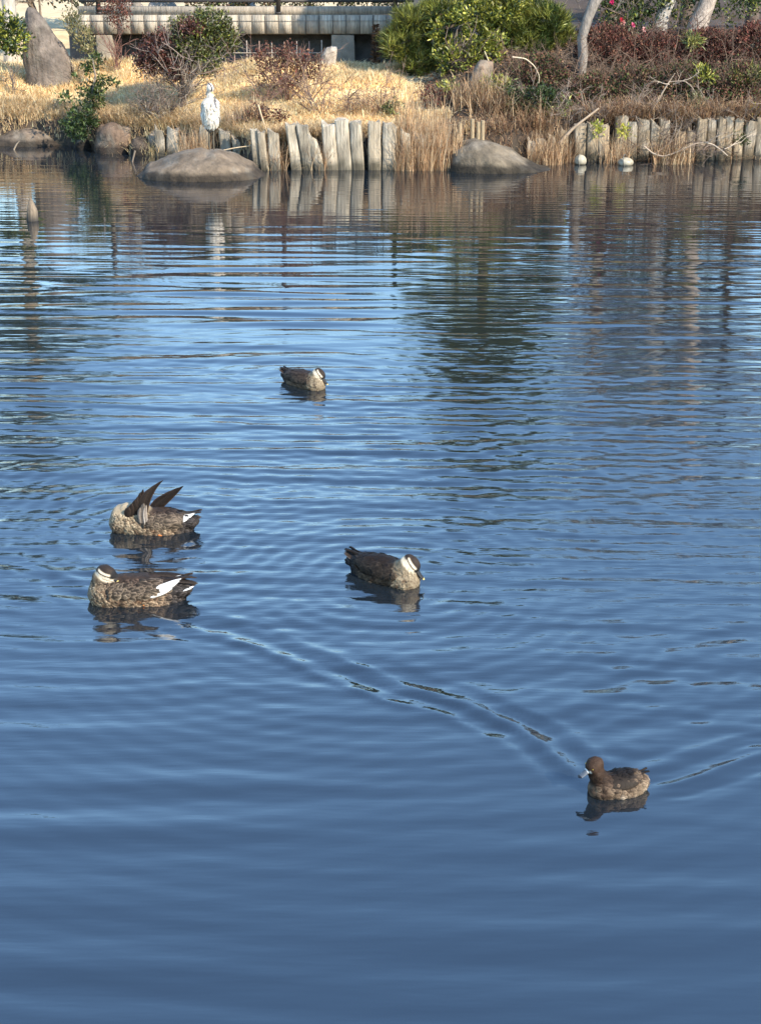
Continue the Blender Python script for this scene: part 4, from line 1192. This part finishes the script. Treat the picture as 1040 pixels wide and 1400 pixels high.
DARK = np.array([.030, .021, .016]); BRN = np.array([.078, .044, .026]); BUFF = np.array([.50, .39, .25]); CREAM = np.array([.60, .50, .36]); BLK = np.array([.010, .009, .009])
WHITE = np.array([.85, .83, .78])
def spotbill_cols(V, head_c, head_R, neck_pts, breast_x=.10, hs=1.0, dark=1.0):
    x, y, z = V.T
    ang = np.arctan2(np.abs(y), z - .02) * .11
    sc = .13 + .08 * scallop(x, ang, .031, .029)
    n = vnoise(V * 75, 5) + .6 * vnoise(V * 150, 6)
    back = sm(.085, .125, z + .1 * np.clip(-x, 0, .2) + .01 * n)
    rear = sm(-.12, -.20, x)
    c = lerp(BRN * .8 * dark, BUFF * .85 * dark, np.clip(sc * .95 + .14 * n, 0, 1))
    cb = lerp(DARK * .8 * dark, BRN * 1.2 * dark, np.clip(sc * .6 + .12 * n, 0, 1))
    c = lerp(c, cb, back)
    br = sm(breast_x - .05, breast_x + .07, x + .02 * n)
    sp = sm(.1, .6, vnoise(np.stack([x * 75, ang * 75, z * 60], -1), 8))
    c = lerp(c, lerp(BUFF * .40, BRN * .8, sp * .8), br * (1 - .35 * back))
    c = lerp(c, BLK * 1.6, rear * .92)
    # head and neck
    dn = np.min([np.linalg.norm(V - np.array(p[:3]), axis=1) - p[3] for p in neck_pts], 0)
    nk = sm(.018, -.004, dn)
    c = lerp(c, lerp(BUFF * .42, BUFF * .25, sm(.0, .7, vnoise(V * 90, 4))), nk)
    q = (V - np.array(head_c)) @ head_R / hs
    hm = sm(.060, .050, np.linalg.norm(q * np.array([.9, 1.1, 1.05]), axis=1))
    hx, hy, hz = q.T
    hz2 = hz + .10 * hx           # stripes slope down to the bill
    face = np.tile(CREAM, (len(V), 1))
    face = lerp(face, BUFF * .8, sm(-.016, -.034, hz2) * .35)
    crown = sm(.0145, .0200, hz2)
    eye = sm(.0052, .0016, np.abs(hz2 - .0035 + .06 * (hx < -.01) * (hx + .01)))
    low = sm(.0045, .0012, np.abs(hz2 + .016)) * sm(-.004, .008, hx)
    nape = sm(-.030, -.040, hx) * sm(-.01, .006, hz)
    face = lerp(face, DARK * .8, np.clip(eye + low * .55, 0, 1))
    face = lerp(face, DARK * .9, np.clip(crown + nape, 0, 1))
    bridge = sm(.030, .040, hx) * sm(-.012, .0, hz2)
    face = lerp(face, BLK * 1.5, bridge)
    return lerp(c, face, hm)
def bill(parent, head_c, head_R, L=.060, col=BLK * 1.6, tip=(.50, .38, .12), w0=.013, w1=.0125, h0=.017, tl=.86, off=.036, base_white=False):
    n, m_ = 14, 12
    V, C = [], []
    for i in range(n):
        t = i / (n - 1)
        w = w0 + (w1 - w0) * t; w *= 1 if t < .85 else math.sqrt(max(0.02, 1 - ((t - .85) / .15) ** 2))
        hh = h0 * (1 - t) ** 1.2 + .0045 * (1 if t < .9 else .6)
        for j in range(m_):
            a = 2 * math.pi * j / m_
            V.append((off + L * t, w * math.cos(a), -.006 + hh * math.sin(a) * .62 - .008 * math.sin(t * 2.2) + .004 * t))
            cc = np.array(tip) if t > tl and t < .985 else (np.array(tip) * .9 if t > tl else np.array(col))
            if base_white and t < .18: cc = np.array([.62, .60, .55])
            C.append(cc)
    V = np.array(V) @ head_R.T + np.array(head_c)
    idx = np.arange(n * m_).reshape(n, m_)
    F = np.stack([idx[:-1], idx[1:], np.roll(idx, -1, 1)[1:], np.roll(idx, -1, 1)[:-1]], -1).reshape(-1, 4)
    mb = MB(); mb.add(V, F, np.array(C))
    e = V[-m_:]; mb.add(np.concatenate([[e.mean(0)], e]), [(0, 1 + j, 1 + (j + 1) % m_) for j in range(m_)], C[-1])
    return mb.build('bill', M_horn, parent)
def eyes(parent, head_c, head_R, col, hx=.012, hy=.0325, hz=.007, r=.0055, sides=(1, -1)):
    for s in sides:
        mb = MB()
        n, m_ = 6, 10
        V = [(r * math.sin(math.pi * i / n) * math.cos(2 * math.pi * j / m_), r * math.sin(math.pi * i / n) * math.sin(2 * math.pi * j / m_), r * math.cos(math.pi * i / n)) for i in range(n + 1) for j in range(m_)]
        idx = np.arange((n + 1) * m_).reshape(n + 1, m_)
        F = np.stack([idx[:-1], idx[1:], np.roll(idx, -1, 1)[1:], np.roll(idx, -1, 1)[:-1]], -1).reshape(-1, 4)
        Vw = (np.array(V) + np.array([hx, s * hy, hz])) @ head_R.T + np.array(head_c)
        Va = np.array(V)
        pup = (np.abs(Va[:, 1]) > r * .8)[:, None]
        mb.add(Vw, F, np.where(pup, BLK, np.array(col)))
        mb.build('eye', M_horn, parent)
def blade_feather(mb, pts, width, col, edge_col=None, thick=.003, ref=(0, 0, 1), rim=.2, ncross=7, asym=0.0, tipcol=None):
    """a long feather: curved lens-section blade along pts"""
    pts = np.asarray(pts, float); n = len(pts)
    t = unit(np.gradient(pts, axis=0)); ref = np.asarray(ref, float)
    s = unit(np.cross(t, ref)); nr = np.cross(s, t)
    width = np.broadcast_to(np.asarray(width, float), (n,))
    u = np.linspace(-1, 1, ncross)
    top, C = [], []
    for i in range(n):
        for uu in u:
            top.append(pts[i] + s[i] * width[i] * .5 * (uu + asym) + nr[i] * (thick * (1 - uu * uu) + width[i] * -.10 * uu * uu))
            c = np.array(col) if i < n * .8 or tipcol is None else np.array(tipcol)
            if edge_col is not None and abs(uu) > 1 - rim: c = np.array(edge_col)
            C.append(c)
    top = np.array(top)
    bot = top - np.repeat(nr, ncross, 0) * (thick * 1.2 * (1 - np.tile(u, n) ** 2)[:, None] + .0006)
    idx = np.arange(n * ncross).reshape(n, ncross)
    q = np.stack([idx[:-1, :-1], idx[1:, :-1], idx[1:, 1:], idx[:-1, 1:]], -1).reshape(-1, 4)
    mb.add(np.concatenate([top, bot]), np.concatenate([q, q[:, ::-1] + n * ncross]), np.concatenate([C, C]))
def wing_part(parent, side, prims_body, kk, x0=.125, x1=-.30, zt=.125, zb=.055, lift=.008, scl=.04, white=None, body_dark=1.0, spec_scale=1.0, name='wing', ymax=.2):
    """folded wing lying on the flank: a shell over the body, scalloped with feathers, drawn out to a pointed tip"""
    n, m_ = 46, 22
    V = np.zeros((n, m_, 3)); C = np.zeros((n, m_, 3))
    for i in range(n):
        t = i / (n - 1)
        x = x0 + (x1 - x0) * t
        top = zt * (1 - .10 * t) - .0 * t; 
        bot = zb + (zt * .86 - zb) * sm(.55, 1.0, t) - .015 * math.sin(math.pi * min(1, t * 1.4))
        for j in range(m_):
            u = j / (m_ - 1)
            z = bot + (top - bot) * u
            V[i, j] = (x, 0, z)
    # find the body surface by marching inwards along y
    P = V.reshape(-1, 3).copy()
    yy = np.full(len(P), ymax)
    for _ in range(40):
        P[:, 1] = yy
        d = field(P, prims_body, kk)
        yy = yy - np.clip(d, -.02, .05) * .8
        yy = np.maximum(yy, .012)
    P[:, 1] = yy
    tt = np.repeat(np.linspace(0, 1, n), m_); uu = np.tile(np.linspace(0, 1, m_), n)
    bulge = lift * (np.sin(np.pi * np.clip(uu, 0, 1)) ** .4) * sm(0, .12, tt) + .002
    tip = sm(.75, 1.0, tt)
    P[:, 1] = np.maximum(P[:, 1], .022 * tip) + bulge
    P[:, 2] += .012 * tip
    x, y, z = P.T
    sc = .11 + .08 * scallop(x, z * 1.25, scl, scl * .9, 4)
    col = lerp(DARK * .9 * body_dark, BUFF * .8 * spec_scale * min(1, body_dark + .2), sc * .8 * (1 - .55 * uu))
    col = lerp(col, DARK * .8 * body_dark, sm(.62, .9, tt) * .9)
    if white:
        col = white(x, z, tt, uu, col)
    P[:, 1] *= side
    idx = np.arange(n * m_).reshape(n, m_)
    q = np.stack([idx[:-1, :-1], idx[1:, :-1], idx[1:, 1:], idx[:-1, 1:]], -1).reshape(-1, 4)
    inner = P.copy(); inner[:, 1] -= side * .012
    mb = MB()
    mb.add(np.concatenate([P, inner]), np.concatenate([q, q[:, ::-1] + n * m_]), np.concatenate([col, col]))
    bi = np.concatenate([idx[0], idx[1:, -1], idx[-1, ::-1][1:], idx[::-1, 0][1:]])
    ring = np.stack([bi[:-1], bi[1:], bi[1:] + n * m_, bi[:-1] + n * m_], -1)
    mb2v = np.concatenate([P, inner]); mb.add(mb2v, ring, np.concatenate([col, col]))
    o = mb.build(name, M_feather, parent)
    bm = bmesh.new(); bm.from_mesh(o.data); bmesh.ops.remove_doubles(bm, verts=bm.verts, dist=1e-6); bmesh.ops.recalc_face_normals(bm, faces=bm.faces); bm.to_mesh(o.data); bm.free()
    return o
def plumage(parent, surf, keep, n, length, width, dark, rim, lift=.004, name='plumage', back=(-1, 0, 0), seed=1, streak=.5):
    """real overlapping body feathers laid on a surface object: dark middles, paler rims, tips towards the tail"""
    r = np.random.default_rng(seed)
    me = surf.data
    nv = len(me.vertices)
    P = np.empty(nv * 3, np.float32); me.vertices.foreach_get('co', P); P = P.reshape(-1, 3).astype(float)
    Nn = np.empty(nv * 3, np.float32); me.vertices.foreach_get('normal', Nn); Nn = Nn.reshape(-1, 3).astype(float)
    C = np.empty(nv * 4, np.float32); me.attributes['Col'].data.foreach_get('color', C); C = C.reshape(-1, 4)[:, :3].astype(float)
    ids = np.flatnonzero(keep(P, Nn))
    if not len(ids): return
    ids = r.choice(ids, n)
    p, nn, c = P[ids] + r.normal(size=(n, 3)) * .002, Nn[ids], C[ids]
    d = np.array(back) + r.normal(size=(n, 3)) * .16 + np.array([0, 0, -.12])
    d = unit(d - nn * (d * nn).sum(1, keepdims=True))
    s = np.cross(nn, d)
    L = (length(p) * r.uniform(.75, 1.25, n))[:, None]; W = (width(p) * r.uniform(.8, 1.2, n))[:, None]
    up = nn * (lift * r.uniform(.5, 1.3, (n, 1)))
    tone = np.clip(1 + .22 * r.normal(size=(n, 1)), .5, 1.6)
    dk, rm = np.clip(c * dark * tone, .004, .9), np.clip(c * rim * tone, .004, .9)
    md = dk * (1 - streak * .3) + rm * streak * .3
    p0 = p - d * L * .4
    spine = lambda t, e: p0 + d * L * t + up * e
    V = np.stack([spine(0, .0), spine(.3, .6) - s * W * .40 - nn * .001, spine(.3, .9), spine(.3, .6) + s * W * .40 - nn * .001,
                  spine(.68, .8) - s * W * .5 - nn * .0015, spine(.66, 1.2), spine(.68, .8) + s * W * .5 - nn * .0015,
                  spine(.92, 1.0) - s * W * .28, spine(.84, 1.25), spine(.92, 1.0) + s * W * .28, spine(1.0, 1.1)], 1).reshape(-1, 3)
    K = np.stack([dk, md, dk, md, rm, dk, rm, rm, dk, rm, rm], 1).reshape(-1, 3)
    F = np.array([(0, 1, 2, 0), (0, 2, 3, 3), (1, 4, 5, 2), (2, 5, 6, 3), (4, 7, 8, 5), (5, 8, 9, 6), (7, 10, 8, 8), (8, 10, 9, 9)])
    quads = F[[2, 3, 4, 5]]; tris = np.array([(0, 1, 2), (0, 2, 3), (7, 10, 8), (8, 10, 9)])
    i = np.arange(n)[:, None] * 11
    mb = MB()
    mb.add(V, np.concatenate([i + q for q in quads]), K)
    mb.f3.append(np.concatenate([i + t for t in tris]))
    return mb.build(name, M_feather, parent)
def body_plumage(root, body, wings, prims_w=None, seed=1, n=900, nw=230, dark=.62, rim=1.75, wdark=.7, wrim=2.0, bx=.06):
    plumage(root, body, lambda P, Nn: (P[:, 2] > -.012) & (P[:, 2] < .15) & (P[:, 0] < .215) & (P[:, 2] < .118 + .1 * np.clip(.1 - P[:, 0], 0, .1)) & (P[:, 0] > -.27), n,
            lambda p: np.where(p[:, 0] > bx, .020, .034), lambda p: np.where(p[:, 0] > bx, .013, .023), dark, rim, .0035, seed=seed)
    for k, w in enumerate(wings):
        sgn = 1 if k == 0 else -1
        plumage(w, w, lambda P, Nn: (Nn[:, 1] * sgn > .1) & (P[:, 0] > -.17), nw, lambda p: .030 + .10 * np.clip(.08 - p[:, 0], 0, .3), lambda p: .026 + 0 * p[:, 0], wdark, wrim, .003, name='covert_feathers', seed=seed + 5 + k)
def tail_part(parent, root_x=-.215, z=.062, L=.13, col=DARK * .8, rise=.03, n=7, white_side=0, name='tail'):
    mb = MB()
    for i in range(n):
        a = (i - (n - 1) / 2) / ((n - 1) / 2)
        ln = L * (1 - .22 * abs(a))
        P = [(root_x + .03 - t * ln, a * (.020 + .030 * t), z + rise * t - .006 * abs(a)) for t in np.linspace(0, 1, 8)]
        w = .028 * np.array([.7, 1, 1.05, 1.05, 1, .85, .6, .12])
        cc = (WHITE * .95) if white_side and a * white_side > .6 else col
        blade_feather(mb, P, w, cc, np.array(cc) * 1.0 + (.05 if not (white_side and a * white_side > .6) else 0), ref=(0, 0, 1))
    return mb.build(name, M_feather, parent)

BODY = [('e', (.0, 0, .035), (.215, .098, .092)), ('e', (.125, 0, .035), (.105, .088, .085)), ('e', (-.05, 0, .075), (.17, .080, .062)), ('e', (-.185, 0, .055), (.115, .058, .045)), ('e', (-.06, 0, .0), (.19, .09, .07))]
def ruffle(seed):
    return lambda p: .0022 * vnoise(p * 48, seed) + .004 * vnoise(p * 17, seed + 1)
def at_water(key, yaw, name, label, scl=1.0):
    g = DUCK[key]
    root = empty(name, (g.x, g.y, 0), yaw)
    root.scale = (scl,) * 3
    return tag(root, label, 'duck')
def foot(parent, P, yaw=0):
    mb = MB()
    c = np.array([.55, .16, .03])
    for a in (-.5, 0, .5):
        d = np.array([-math.cos(a), math.sin(a), -.25])
        tube(mb, [np.array(P), np.array(P) + d * .03, np.array(P) + d * .055], [.006, .005, .003], 6, c)
    for a in (-.25, .25):
        d1 = np.array([-math.cos(a - .25), math.sin(a - .25), -.25]) * .05; d2 = np.array([-math.cos(a + .25), math.sin(a + .25), -.25]) * .05
        p = np.array(P); mb.add([p, p + d1, p + d2, p + (0, 0, -.004), p + d1 + (0, 0, -.004), p + d2 + (0, 0, -.004)], [(0, 1, 2), (5, 4, 3)], c * .85)
    tube(mb, [np.array(P) + (.03, 0, .03), P], [.007, .006], 6, c)
    return mb.build('foot', M_horn, parent)
def white_patch(x, z, tt, uu, col):
    # white outer tertials
    band = sm(.60, .64, tt) * sm(.86, .82, tt) * sm(.05, .16, uu - .55 * (tt - .60)) * sm(.95, .8, uu - .9 * (tt - .62))
    return lerp(col, WHITE, band)

# --- two resting spot-billed ducks with bills lowered on the breast
def resting(key, yaw, label, head=(.176, .014, .140), hpitch=-47, hyaw=26, neckr=.05, scl=1.0, wpatch=None, dark=1.0, seed=1):
    root = at_water(key, yaw, 'spot_billed_duck', label, scl)
    HR = rotm(R(hyaw), R(hpitch))
    hc = np.array(head)
    neck = [(.105, 0, .075, .070), (.135, 0, .11, .054), (*(hc - np.array([.008, 0, .012])), .038)]
    prims = BODY + [('c', neck), ('e', hc, (.060, .041, .047), (R(hyaw), R(hpitch)))]
    V, F = surface(prims, (-.34, -.13, -.07), (.30, .13, .28), .0048, .028, ruffle(seed))
    C = spotbill_cols(V, hc, HR, neck[1:], hs=1.15, dark=dark)
    bo = body_obj('body', V, F, C, M_feather, root)
    bill(root, hc, HR, L=.090, off=.036, w0=.023, w1=.019, h0=.034)
    eyes(root, hc, HR, (.03, .015, .01), hy=.0375, hx=.014)
    ws = [wing_part(root, s, BODY, .028, body_dark=dark, white=wpatch, zt=.128, spec_scale=.42) for s in (1, -1)]
    body_plumage(root, bo, ws, seed=seed * 3, wrim=1.8, rim=1.6)
    tail_part(root, rise=.055, z=.06)
    return root
resting('far', R(-42), 'farthest duck, brown with striped cream face, resting alone well behind the others', dark=.8, scl=.87)
resting('rest', R(-38), 'dark-backed duck with striped face and lowered yellow-tipped bill, alone in mid-pond', seed=4, dark=.45, scl=.92)

# --- the sleeping duck, head laid back on its shoulders
root = at_water('sleep', R(184), 'spot_billed_duck', 'sleeping duck with head turned back and a broad white wing patch', 1.05)
HR = rotm(R(152), R(-16)); hc = np.array([.128, .012, .158])
neck = [(.150, 0, .085, .068), (.155, .0, .115, .052), (.140, .006, .145, .040)]
prims = BODY + [('c', neck), ('e', hc, (.050, .036, .042), (R(152), R(-16))), ('e', (.04, .0, .105), (.085, .055, .035))]
V, F = surface(prims, (-.34, -.13, -.07), (.30, .13, .25), .0046, .026, ruffle(9))
C = spotbill_cols(V, hc, HR, [neck[2]], .16)
bo = body_obj('body', V, F, C, M_feather, root)
bill(root, hc - np.array([.0, 0, .004]), HR, L=.045, off=.030)
eyes(root, hc, HR, (.03, .015, .01))
ws = [wing_part(root, 1, BODY, .026, scl=.046, zt=.132, zb=.060, spec_scale=.9), wing_part(root, -1, BODY, .026, zt=.132, white=white_patch)]
body_plumage(root, bo, ws, seed=31, rim=2.7, wrim=3.2, dark=.45, wdark=.45)
mb = MB()
for i, (a, b_, w) in enumerate((((-.075, .088, .062), (-.235, .050, .118), .042), ((-.09, .082, .085), (-.245, .042, .128), .034), ((-.065, .092, .050), (-.20, .066, .085), .028))):
    a, b_ = np.array(a), np.array(b_)
    P = [a + (b_ - a) * t + np.array([0, .012 * math.sin(math.pi * t), 0]) for t in np.linspace(0, 1, 10)]
    blade_feather(mb, P, w * .74 * np.array([.35, .8, 1, 1, 1, 1, .95, .8, .5, .08]), WHITE * .66, WHITE * .6, ref=(0, 1, .35), thick=.004)
mb.build('white_tertials', M_feather, root)
mb = MB()
for i, z in enumerate((.135, .128, .140)):
    P = [(-.08 - .24 * t, .028 - i * .022, z - .008 - .034 * t * t + .003 * i) for t in np.linspace(0, 1, 9)]
    blade_feather(mb, P, .040 * np.array([.1, .5, .9, 1, .95, .85, .7, .45, .06]), DARK * .5, DARK, ref=(0, .25, 1))
mb.build('primary_feathers', M_feather, root)
tail_part(root, z=.052, L=.14, rise=.03, white_side=1)
foot(root, (-.07, .092, -.004))

# --- the preening duck: neck bent back, both wings cocked up
root = at_water('preen', R(180), 'spot_billed_duck', 'preening duck with both dark wings cocked upright and head hidden')
HR = rotm(R(165), R(-35)); hc = np.array([.02, .03, .128])
neck = [(.160, .0, .050, .080), (.160, .0, .085, .072), (.125, .010, .118, .058), (.075, .020, .130, .048), (.03, .028, .128, .040)]
prims = BODY + [('c', neck), ('e', hc, (.048, .035, .038), (R(165), R(-35)))]
V, F = surface(prims, (-.34, -.14, -.07), (.30, .14, .24), .0048, .026, ruffle(15))
C = spotbill_cols(V, (9, 9, 9), HR, [(9, 9, 9, .1)], .05)
dn = np.min([np.linalg.norm(V - np.array(p[:3]), axis=1) - p[3] for p in neck], 0)
sp = sm(.0, .6, vnoise(V * 85, 21))
rt = scallop(V[:, 0] + V[:, 2] * .5, np.arctan2(V[:, 1], V[:, 2] - .02) * .1, .017, .017, 7)
C = lerp(C, lerp(BUFF * .66, BRN * .8, np.clip((1 - rt) * sm(.165, .03, V[:, 2] + .03 * sp) * .95 + .12 * sp, 0, 1)), sm(.02, .0, dn))
bo = body_obj('body', V, F, C, M_feather, root)
bill(root, hc, HR, L=.05)
ws = []
for s in (1, -1):
    ws.append(wing_part(root, s, BODY, .026, x0=.03, x1=-.31, zt=.122, white=(lambda x, z, tt, uu, col: lerp(col, WHITE, sm(.70, .72, tt) * sm(.90, .87, tt) * sm(.9, .6, uu) * sm(.0, .15, uu))) if s == 1 else None))
body_plumage(root, bo, ws, seed=51, rim=2.2, wrim=2.8, n=1100, dark=.5, wdark=.5)
def cocked(side, tips, base, name, wid, cov, bow=(.026, .012)):
    mb = MB()
    for i, (tp, bs) in enumerate(zip(tips, base)):
        tp, bs = np.array(tp, float), np.array(bs, float)
        mid = (tp + bs) / 2 + np.array([bow[0], side * .012, bow[1]])
        P = [(1 - t) ** 2 * bs + 2 * t * (1 - t) * mid + t * t * tp for t in np.linspace(0, 1, 12)]
        w = wid * np.array([.8, .95, 1, 1, 1, .96, .9, .8, .66, .5, .3, .04])
        blade_feather(mb, P, w, DARK * (.45 + .15 * (i % 3)), BRN * .7, ref=(0, 1, 0.1), thick=.003, rim=.16)
    o = mb.build(name, M_feather, root)
    if cov:
        mb = MB()
        for (a, b_, w, c) in cov:
            a, b_ = np.array(a), np.array(b_)
            P = [a + (b_ - a) * t + np.array([.008 * math.sin(3 * t), .004, 0]) for t in np.linspace(0, 1, 9)]
            blade_feather(mb, P, w * np.array([.8, 1, 1, 1, 1, .95, .85, .6, .1]), c, np.array(c) * 1.3, ref=(0, 1, .1), thick=.004)
        mb.build('underwing_coverts', M_feather, o)
# near wing (viewer's side): a short dark lobe and the long primaries that rise and then sweep back
cocked(1, [(.016, .076, .285), (.032, .078, .268), (.050, .080, .240), (.066, .083, .222), (.084, .086, .200), (.104, .088, .178)],
       [(.046, .062, .112), (.058, .064, .112), (.070, .066, .112), (.084, .068, .112), (.100, .070, .110), (.118, .072, .108)], 'raised_wing', .044, None, (.004, .010))
cocked(1, [(-.105, .080, .342), (-.080, .083, .326), (-.054, .086, .306)],
       [(.022, .074, .098), (.030, .076, .098), (.038, .078, .098)], 'raised_wing', .042,
       [((.022, .090, .072), (.012, .098, .205), .040, (.11, .088, .07)), ((.004, .090, .078), (-.002, .098, .195), .022, (.20, .165, .135)), ((.040, .091, .080), (.034, .099, .180), .022, (.16, .13, .105)), ((.014, .094, .07), (.008, .102, .185), .010, (.28, .24, .20))], (.052, .045))
# far wing: lower, swept further back
cocked(-1, [(-.205, -.045, .262), (-.175, -.050, .250), (-.140, -.054, .232), (-.105, -.056, .208)],
       [(-.036, -.055, .110), (-.028, -.057, .112), (-.018, -.059, .112), (-.006, -.06, .112)], 'raised_wing', .044, None, (.010, .004))
tail_part(root, z=.060, L=.125, rise=.02)
foot(root, (-.055, .090, .004))

# --- the swimming tufted female
root = at_water('tuft', R(192), 'tufted_duck', 'small brown yellow-eyed duck swimming at the front with a V-shaped wake', .66)
root.scale = (.62, .66, .68)
TB = [('e', (-.02, 0, .03), (.185, .105, .088)), ('e', (.10, 0, .03), (.095, .088, .075)), ('e', (-.06, 0, .075), (.135, .082, .055)), ('e', (-.16, 0, .045), (.07, .062, .045))]
hy_, hp_ = R(14), R(-24)
HR = rotm(hy_, hp_); hc = np.array([.165, -.012, .188])
neck = [(.085, 0, .06, .066), (.128, -.004, .11, .058), (.152, -.010, .160, .052)]
prims = TB + [('c', neck), ('e', hc, (.054, .043, .049), (hy_, hp_)), ('e', hc + np.array([-.03, 0, .012]), (.038, .036, .036))]
V, F = surface(prims, (-.27, -.14, -.07), (.26, .14, .29), .0048, .026, ruffle(33))
x, y, z = V.T
ang = np.arctan2(np.abs(y), z) * .11
sc = .3 + .2 * scallop(x, ang, .050, .034, 3)
HB = np.array([.036, .020, .012])
c = lerp(np.array([.075, .047, .03]), np.array([.33, .235, .15]), np.clip(sc * .55 + .45 * vnoise(V * np.array([45, 45, 22]), 2), 0, 1))
pale = sm(-.04, -.15, x + .015 * vnoise(V * 30, 6)) * sm(.095, .05, z)
c = lerp(c, np.array([.40, .30, .20]), pale * np.clip(.5 + .5 * vnoise(V * 34, 14), 0, 1))
wl = sm(.030, .004, z + .010 * vnoise(V * 45, 12)) * sm(.06, -.04, x)
c = lerp(c, np.array([.70, .58, .44]), wl * np.clip(.35 + 1.1 * vnoise(V * 26, 15), 0, 1))
c = lerp(c, np.array([.020, .015, .012]), sm(.075, .105, z - .12 * (x + .02) ** 2 / .03 + .012 * vnoise(V * 40, 7)) * sm(.09, .05, x))
nk = sm(.03, .0, np.min([np.linalg.norm(V - np.array(p[:3]), axis=1) - p[3] for p in neck], 0))
c = lerp(c, HB, nk * sm(.03, .09, z))
hq = (V - hc) @ HR
hm = sm(.085, .062, np.linalg.norm(hq, axis=1))
hcol = lerp(HB, HB * .55, sm(-.01, .03, hq[:, 0]) * sm(.02, -.02, hq[:, 2]))
hcol = lerp(hcol, np.array([.60, .56, .48]), sm(.040, .046, hq[:, 0]) * sm(.012, .004, np.abs(hq[:, 2] + .004)) * .8)
c = c * .66
c = lerp(c, hcol * (1 + .2 * vnoise(V * 50, 3))[:, None], hm)
bo = body_obj('body', V, F, c, M_feather, root)
plumage(root, bo, lambda P, Nn: (P[:, 2] > -.01) & (P[:, 2] < .13) & (P[:, 0] < .16) & (P[:, 0] > -.22), 800, lambda p: .034 + 0 * p[:, 0], lambda p: .022 + 0 * p[:, 0], .65, 1.5, .004, seed=71)
bill(root, hc, HR, L=.082, col=(.085, .095, .108), tip=(.012, .012, .014), w0=.020, w1=.021, h0=.027, tl=.80, off=.042, base_white=True)
eyes(root, hc, HR, (.80, .55, .06), hx=.024, hy=.0385, hz=.008, r=.0075)
for s in (1, -1):
    wing_part(root, s, TB, .026, x0=.075, x1=-.22, zt=.125, zb=.075, body_dark=.6, spec_scale=.30, scl=.035, lift=.006)
tail_part(root, root_x=-.175, z=.040, L=.055, rise=-.012, n=5)
mb = MB()
P = [(.055 - .055 * t, -.0985 + .0 * t, .030 - .012 * t) for t in np.linspace(0, 1, 7)]
blade_feather(mb, P, .014 * np.array([.3, .8, 1, 1, .9, .7, .1]), WHITE, WHITE, ref=(0, -1, .2), thick=.004)
mb.build('white_flank_feather', M_feather, root)

# --- the grey heron on the rock
hb = at(290, 209, hero_loc.y + .10)
root = empty('grey_heron', hb, R(-60))
tag(root, 'hunched pale grey heron standing upright on the broad domed rock', 'heron')
hc = np.array([.035, .0, .985])
HR = rotm(R(20), R(-60))
neck = [(.05, 0, .62, .075), (.085, .0, .74, .055), (.055, .0, .84, .046), (.0, .0, .90, .044), (.02, 0, .965, .040)]
prims = [('e', (-.0, 0, .57), (.15, .135, .215), (0, R(18))), ('e', (.03, 0, .70), (.125, .13, .13)), ('e', (-.05, 0, .42), (.075, .07, .12)), ('c', neck), ('e', hc, (.075, .046, .052), (R(20), R(-60)))]
V, F = surface(prims, (-.3, -.24, .2), (.3, .24, 1.12), .009, .045, lambda p: .004 * vnoise(p * 22, 5) + .006 * vnoise(p * 9, 6))
x, y, z = V.T
c = np.tile(np.array([.64, .565, .46]), (len(V), 1))
c = lerp(c, np.array([.42, .44, .47]), sm(.0, -.08, x) * sm(.86, .74, z) * .9)  # grey back plumage, with shade of the left side painted in
strk = sm(.014, .007, np.abs(y - .028 - .012 * np.sin(z * 30))) * sm(.60, .66, z) * sm(.93, .86, z) * sm(.0, .03, x)
c = lerp(c, np.array([.05, .05, .06]), strk * .85)
q = (V - hc) @ HR
c = lerp(c, np.array([.05, .05, .06]), sm(.09, .07, np.linalg.norm(q, axis=1)) * sm(.016, .008, np.abs(np.abs(q[:, 1]) - .022)) * sm(.0, .008, q[:, 2]))
c = lerp(c, np.array([.06, .06, .065]), sm(.40, .35, z) * sm(.02, -.03, x))
c = c * (1 + .22 * fbm(V * np.array([26, 26, 9]), 3, 4))[:, None]
c = lerp(c, np.array([.10, .10, .11]), sm(.15, .5, vnoise(V * np.array([14, 14, 5]), 44)) * sm(.45, .55, z) * sm(.86, .78, z) * .55)
bo = body_obj('body', V, F, c, M_feather, root)
plumage(root, bo, lambda P, Nn: (P[:, 2] > .36) & (P[:, 2] < .92), 420, lambda p: .10 + 0 * p[:, 0], lambda p: .035 + 0 * p[:, 0], .80, 1.06, .010, back=(-.25, 0, -1), seed=91)
bill(root, hc, HR, L=.125, col=(.55, .42, .16), tip=(.5, .38, .14), w0=.013, w1=.003, h0=.018, off=.055)
eyes(root, hc, HR, (.75, .6, .1), hx=.03, hy=.031, hz=.004, r=.006)
for s in (1, -1):
    mb = MB()
    for i in range(7):
        t0 = i / 6
        P = [(-.03 - .045 * t - .02 * t0, s * (.135 - .012 * t0 - .03 * t), .72 - .06 * t0 - t * (.30 - .03 * t0)) for t in np.linspace(0, 1, 9)]
        blade_feather(mb, P, .075 * np.array([.6, .9, 1, 1, 1, .9, .75, .5, .08]), (.46, .42, .36) if i < 5 else (.08, .07, .065), (.54, .49, .42), ref=(0, s, 0), thick=.006)
    mb.build('wing', M_feather, root)
    mb = MB()
    tube(mb, [(0, s * .038, .42), (.01, s * .038, .33), (-.008, s * .036, .19), (.0, s * .036, .02)], [.026, .013, .012, .010], 8, (.10, .085, .06))
    for a in (-.5, 0, .5, math.pi):
        tube(mb, [(0, s * .036, .02), (.04 * math.cos(a), s * .036 + .04 * math.sin(a), .006), (.075 * math.cos(a), s * .036 + .075 * math.sin(a), .0)], [.009, .007, .004], 6, (.10, .085, .06))
    mb.build('leg', M_horn, root)
